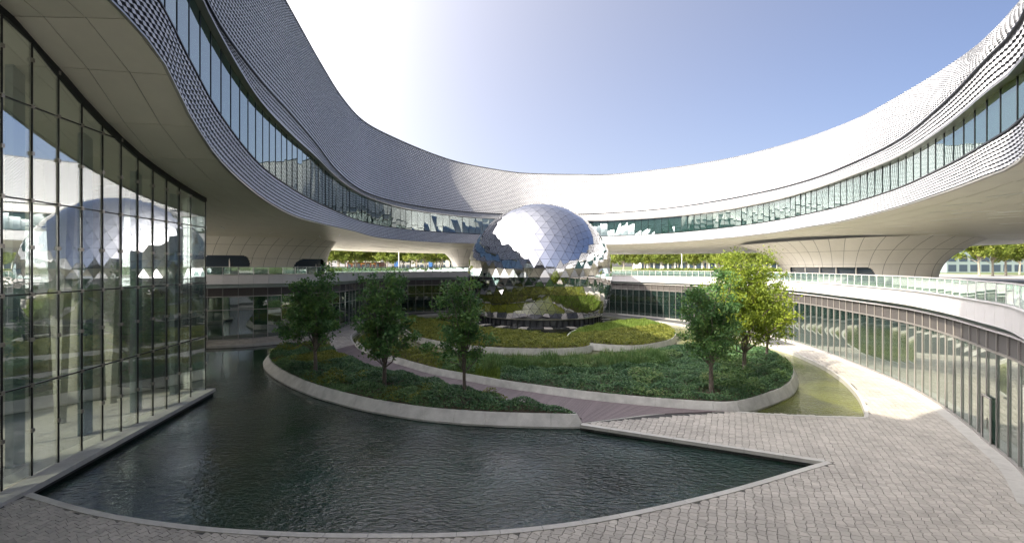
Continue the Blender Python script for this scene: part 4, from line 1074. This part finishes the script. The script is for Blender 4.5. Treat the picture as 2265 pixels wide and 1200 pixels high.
# ------------------------------------------------------------------ beyond the court: trees, buildings, lamp masts
far = [tree_meshes(8.2, 3.3, 2.6, .17, 16, 3400, .30, M['leaf_far'], M['bark_pale'], s_) for s_ in (301, 305, 309)]
words = ['first', 'second', 'third', 'fourth', 'fifth', 'sixth', 'seventh', 'eighth', 'ninth', 'tenth', 'eleventh', 'twelfth', 'thirteenth', 'fourteenth', 'fifteenth', 'sixteenth', 'seventeenth', 'eighteenth', 'nineteenth', 'twentieth', 'twenty-first', 'twenty-second', 'twenty-third', 'twenty-fourth', 'twenty-fifth', 'twenty-sixth']
def row(px0, px1, n, Y0, Y1, where, s0, s1, seed):
    r = random.Random(seed); ps = [px0 + (px1 - px0) * (i + .5 + r.uniform(-.25, .25)) / n for i in range(n)]
    for i, px in enumerate(sorted(ps)):
        Y = r.uniform(Y0, Y1); s = r.uniform(s0, s1)
        plant_tree('plane_tree', far[r.randrange(3)], ((px - 1132.5) / 1100 * Y, Y, 8.1), r.uniform(0, 6), (s, s, s * r.uniform(.92, 1.05)), 'yellow-green plaza tree, %s from the left in the %s' % (words[i], where), 'yellow-green trees on the plaza')
row(690, 1060, 17, 143, 158, 'front row left of dome', 1.0, 1.15, 1)
row(680, 1050, 12, 170, 190, 'back row left of dome', 1.1, 1.3, 2)
row(1345, 1730, 17, 148, 175, 'front row right of dome', .78, 1.0, 3)
row(1340, 1720, 13, 195, 225, 'back row right of dome', .85, 1.15, 4)
row(2150, 2320, 6, 88, 110, 'group past the pier', .85, 1.05, 5)
def building(label, x0, x1, y, d, z1, wall, nwin, rows, extra=None, roofm=None):
    e = empty('far_building', label, 'building'); z0 = 8.05
    add('wall', [box(((x0 + x1) / 2, y + d / 2, (z0 + z1) / 2), ((x1 - x0) / 2, d / 2, (z1 - z0) / 2))], wall, e)
    add('roof', [box(((x0 + x1) / 2, y + d / 2 - .6, z1 + .2), ((x1 - x0) / 2 + .8, d / 2 + 1.2, .22))], roofm or M['white'], e)
    for r in range(rows):
        for k in range(nwin):
            w = (x1 - x0) / nwin; cx = x0 + w * (k + .5); h = (z1 - z0) / rows
            o = add('window', [box((cx, y - .02, z0 + h * (r + .5)), (w * .36, .06, h * .34))], M['far_glass'], e)
    return e
b1 = building('low shop with a flat white roof and brick-red front beyond the trees', -68, -54.5, 205, 10, 11.6, M['red'], 7, 1)
for k in range(3): link('sign', mesh('sign', *box((-66 + 4.4 * k, 204.8, 10.9), (.9, .08, .25)), M['orange']), b1)
b2 = building('long pale building with blue banners behind the trees left of the dome', -52, -16, 215, 14, 17, M['far_wall'], 18, 3)
for k in range(5): link('banner', mesh('banner', *box((-50 + 7.4 * k, 214.6, 11.2), (.8, .08, 1.6)), M['blue'] if k % 2 == 0 else M['white']), b2)
building('pale low building behind the trees right of the dome', 62, 128, 240, 16, 12.4, M['white'], 20, 1)
building('grey gridded office block seen past the end of the right pier', 118, 190, 135, 30, 40, M['post'], 24, 12)
for px, Y, h, lab in ((882, 140, 12, 'tall pale lamp mast among the trees left of the dome'), (1508, 140, 12, 'thin lamp mast among the trees right of the dome')):
    x = (px - 1132.5) / 1100 * Y
    e = empty('lamp_mast', lab, 'lamp post', (x, Y, 8.1)); link('pole', mesh('pole', *cyl((0, 0), .13, 0, h, 10, .08), M['white']), e)
    link('lamp_head', mesh('lamp_head', *box((.4, 0, h), (.6, .12, .06)), M['white']), e)
e = empty('marker_post', 'short white marker post on the plaza right of the dome', 'post', (45.3, 150, 8.1))
link('shaft', mesh('shaft', *box((0, 0, .9), (.45, .3, .9)), M['white']), e); link('cap', mesh('cap', *box((0, 0, 1.85), (.52, .36, .06)), M['far_wall']), e)
# low hedges on the plaza edge
for i, (x0, x1, y, lab) in enumerate(((-60, -16, 132, 'low clipped hedge on the plaza left of the dome'), (34, 78, 138, 'low clipped hedge on the plaza right of the dome'))):
    ground_cover('plaza_hedge', lab, [(x0, y), (x1, y), (x1, y + 5), (x0, y + 5)], 18, 1.0, .3, .35, M['leaf_far'], 50 + i, 8.1, .5)
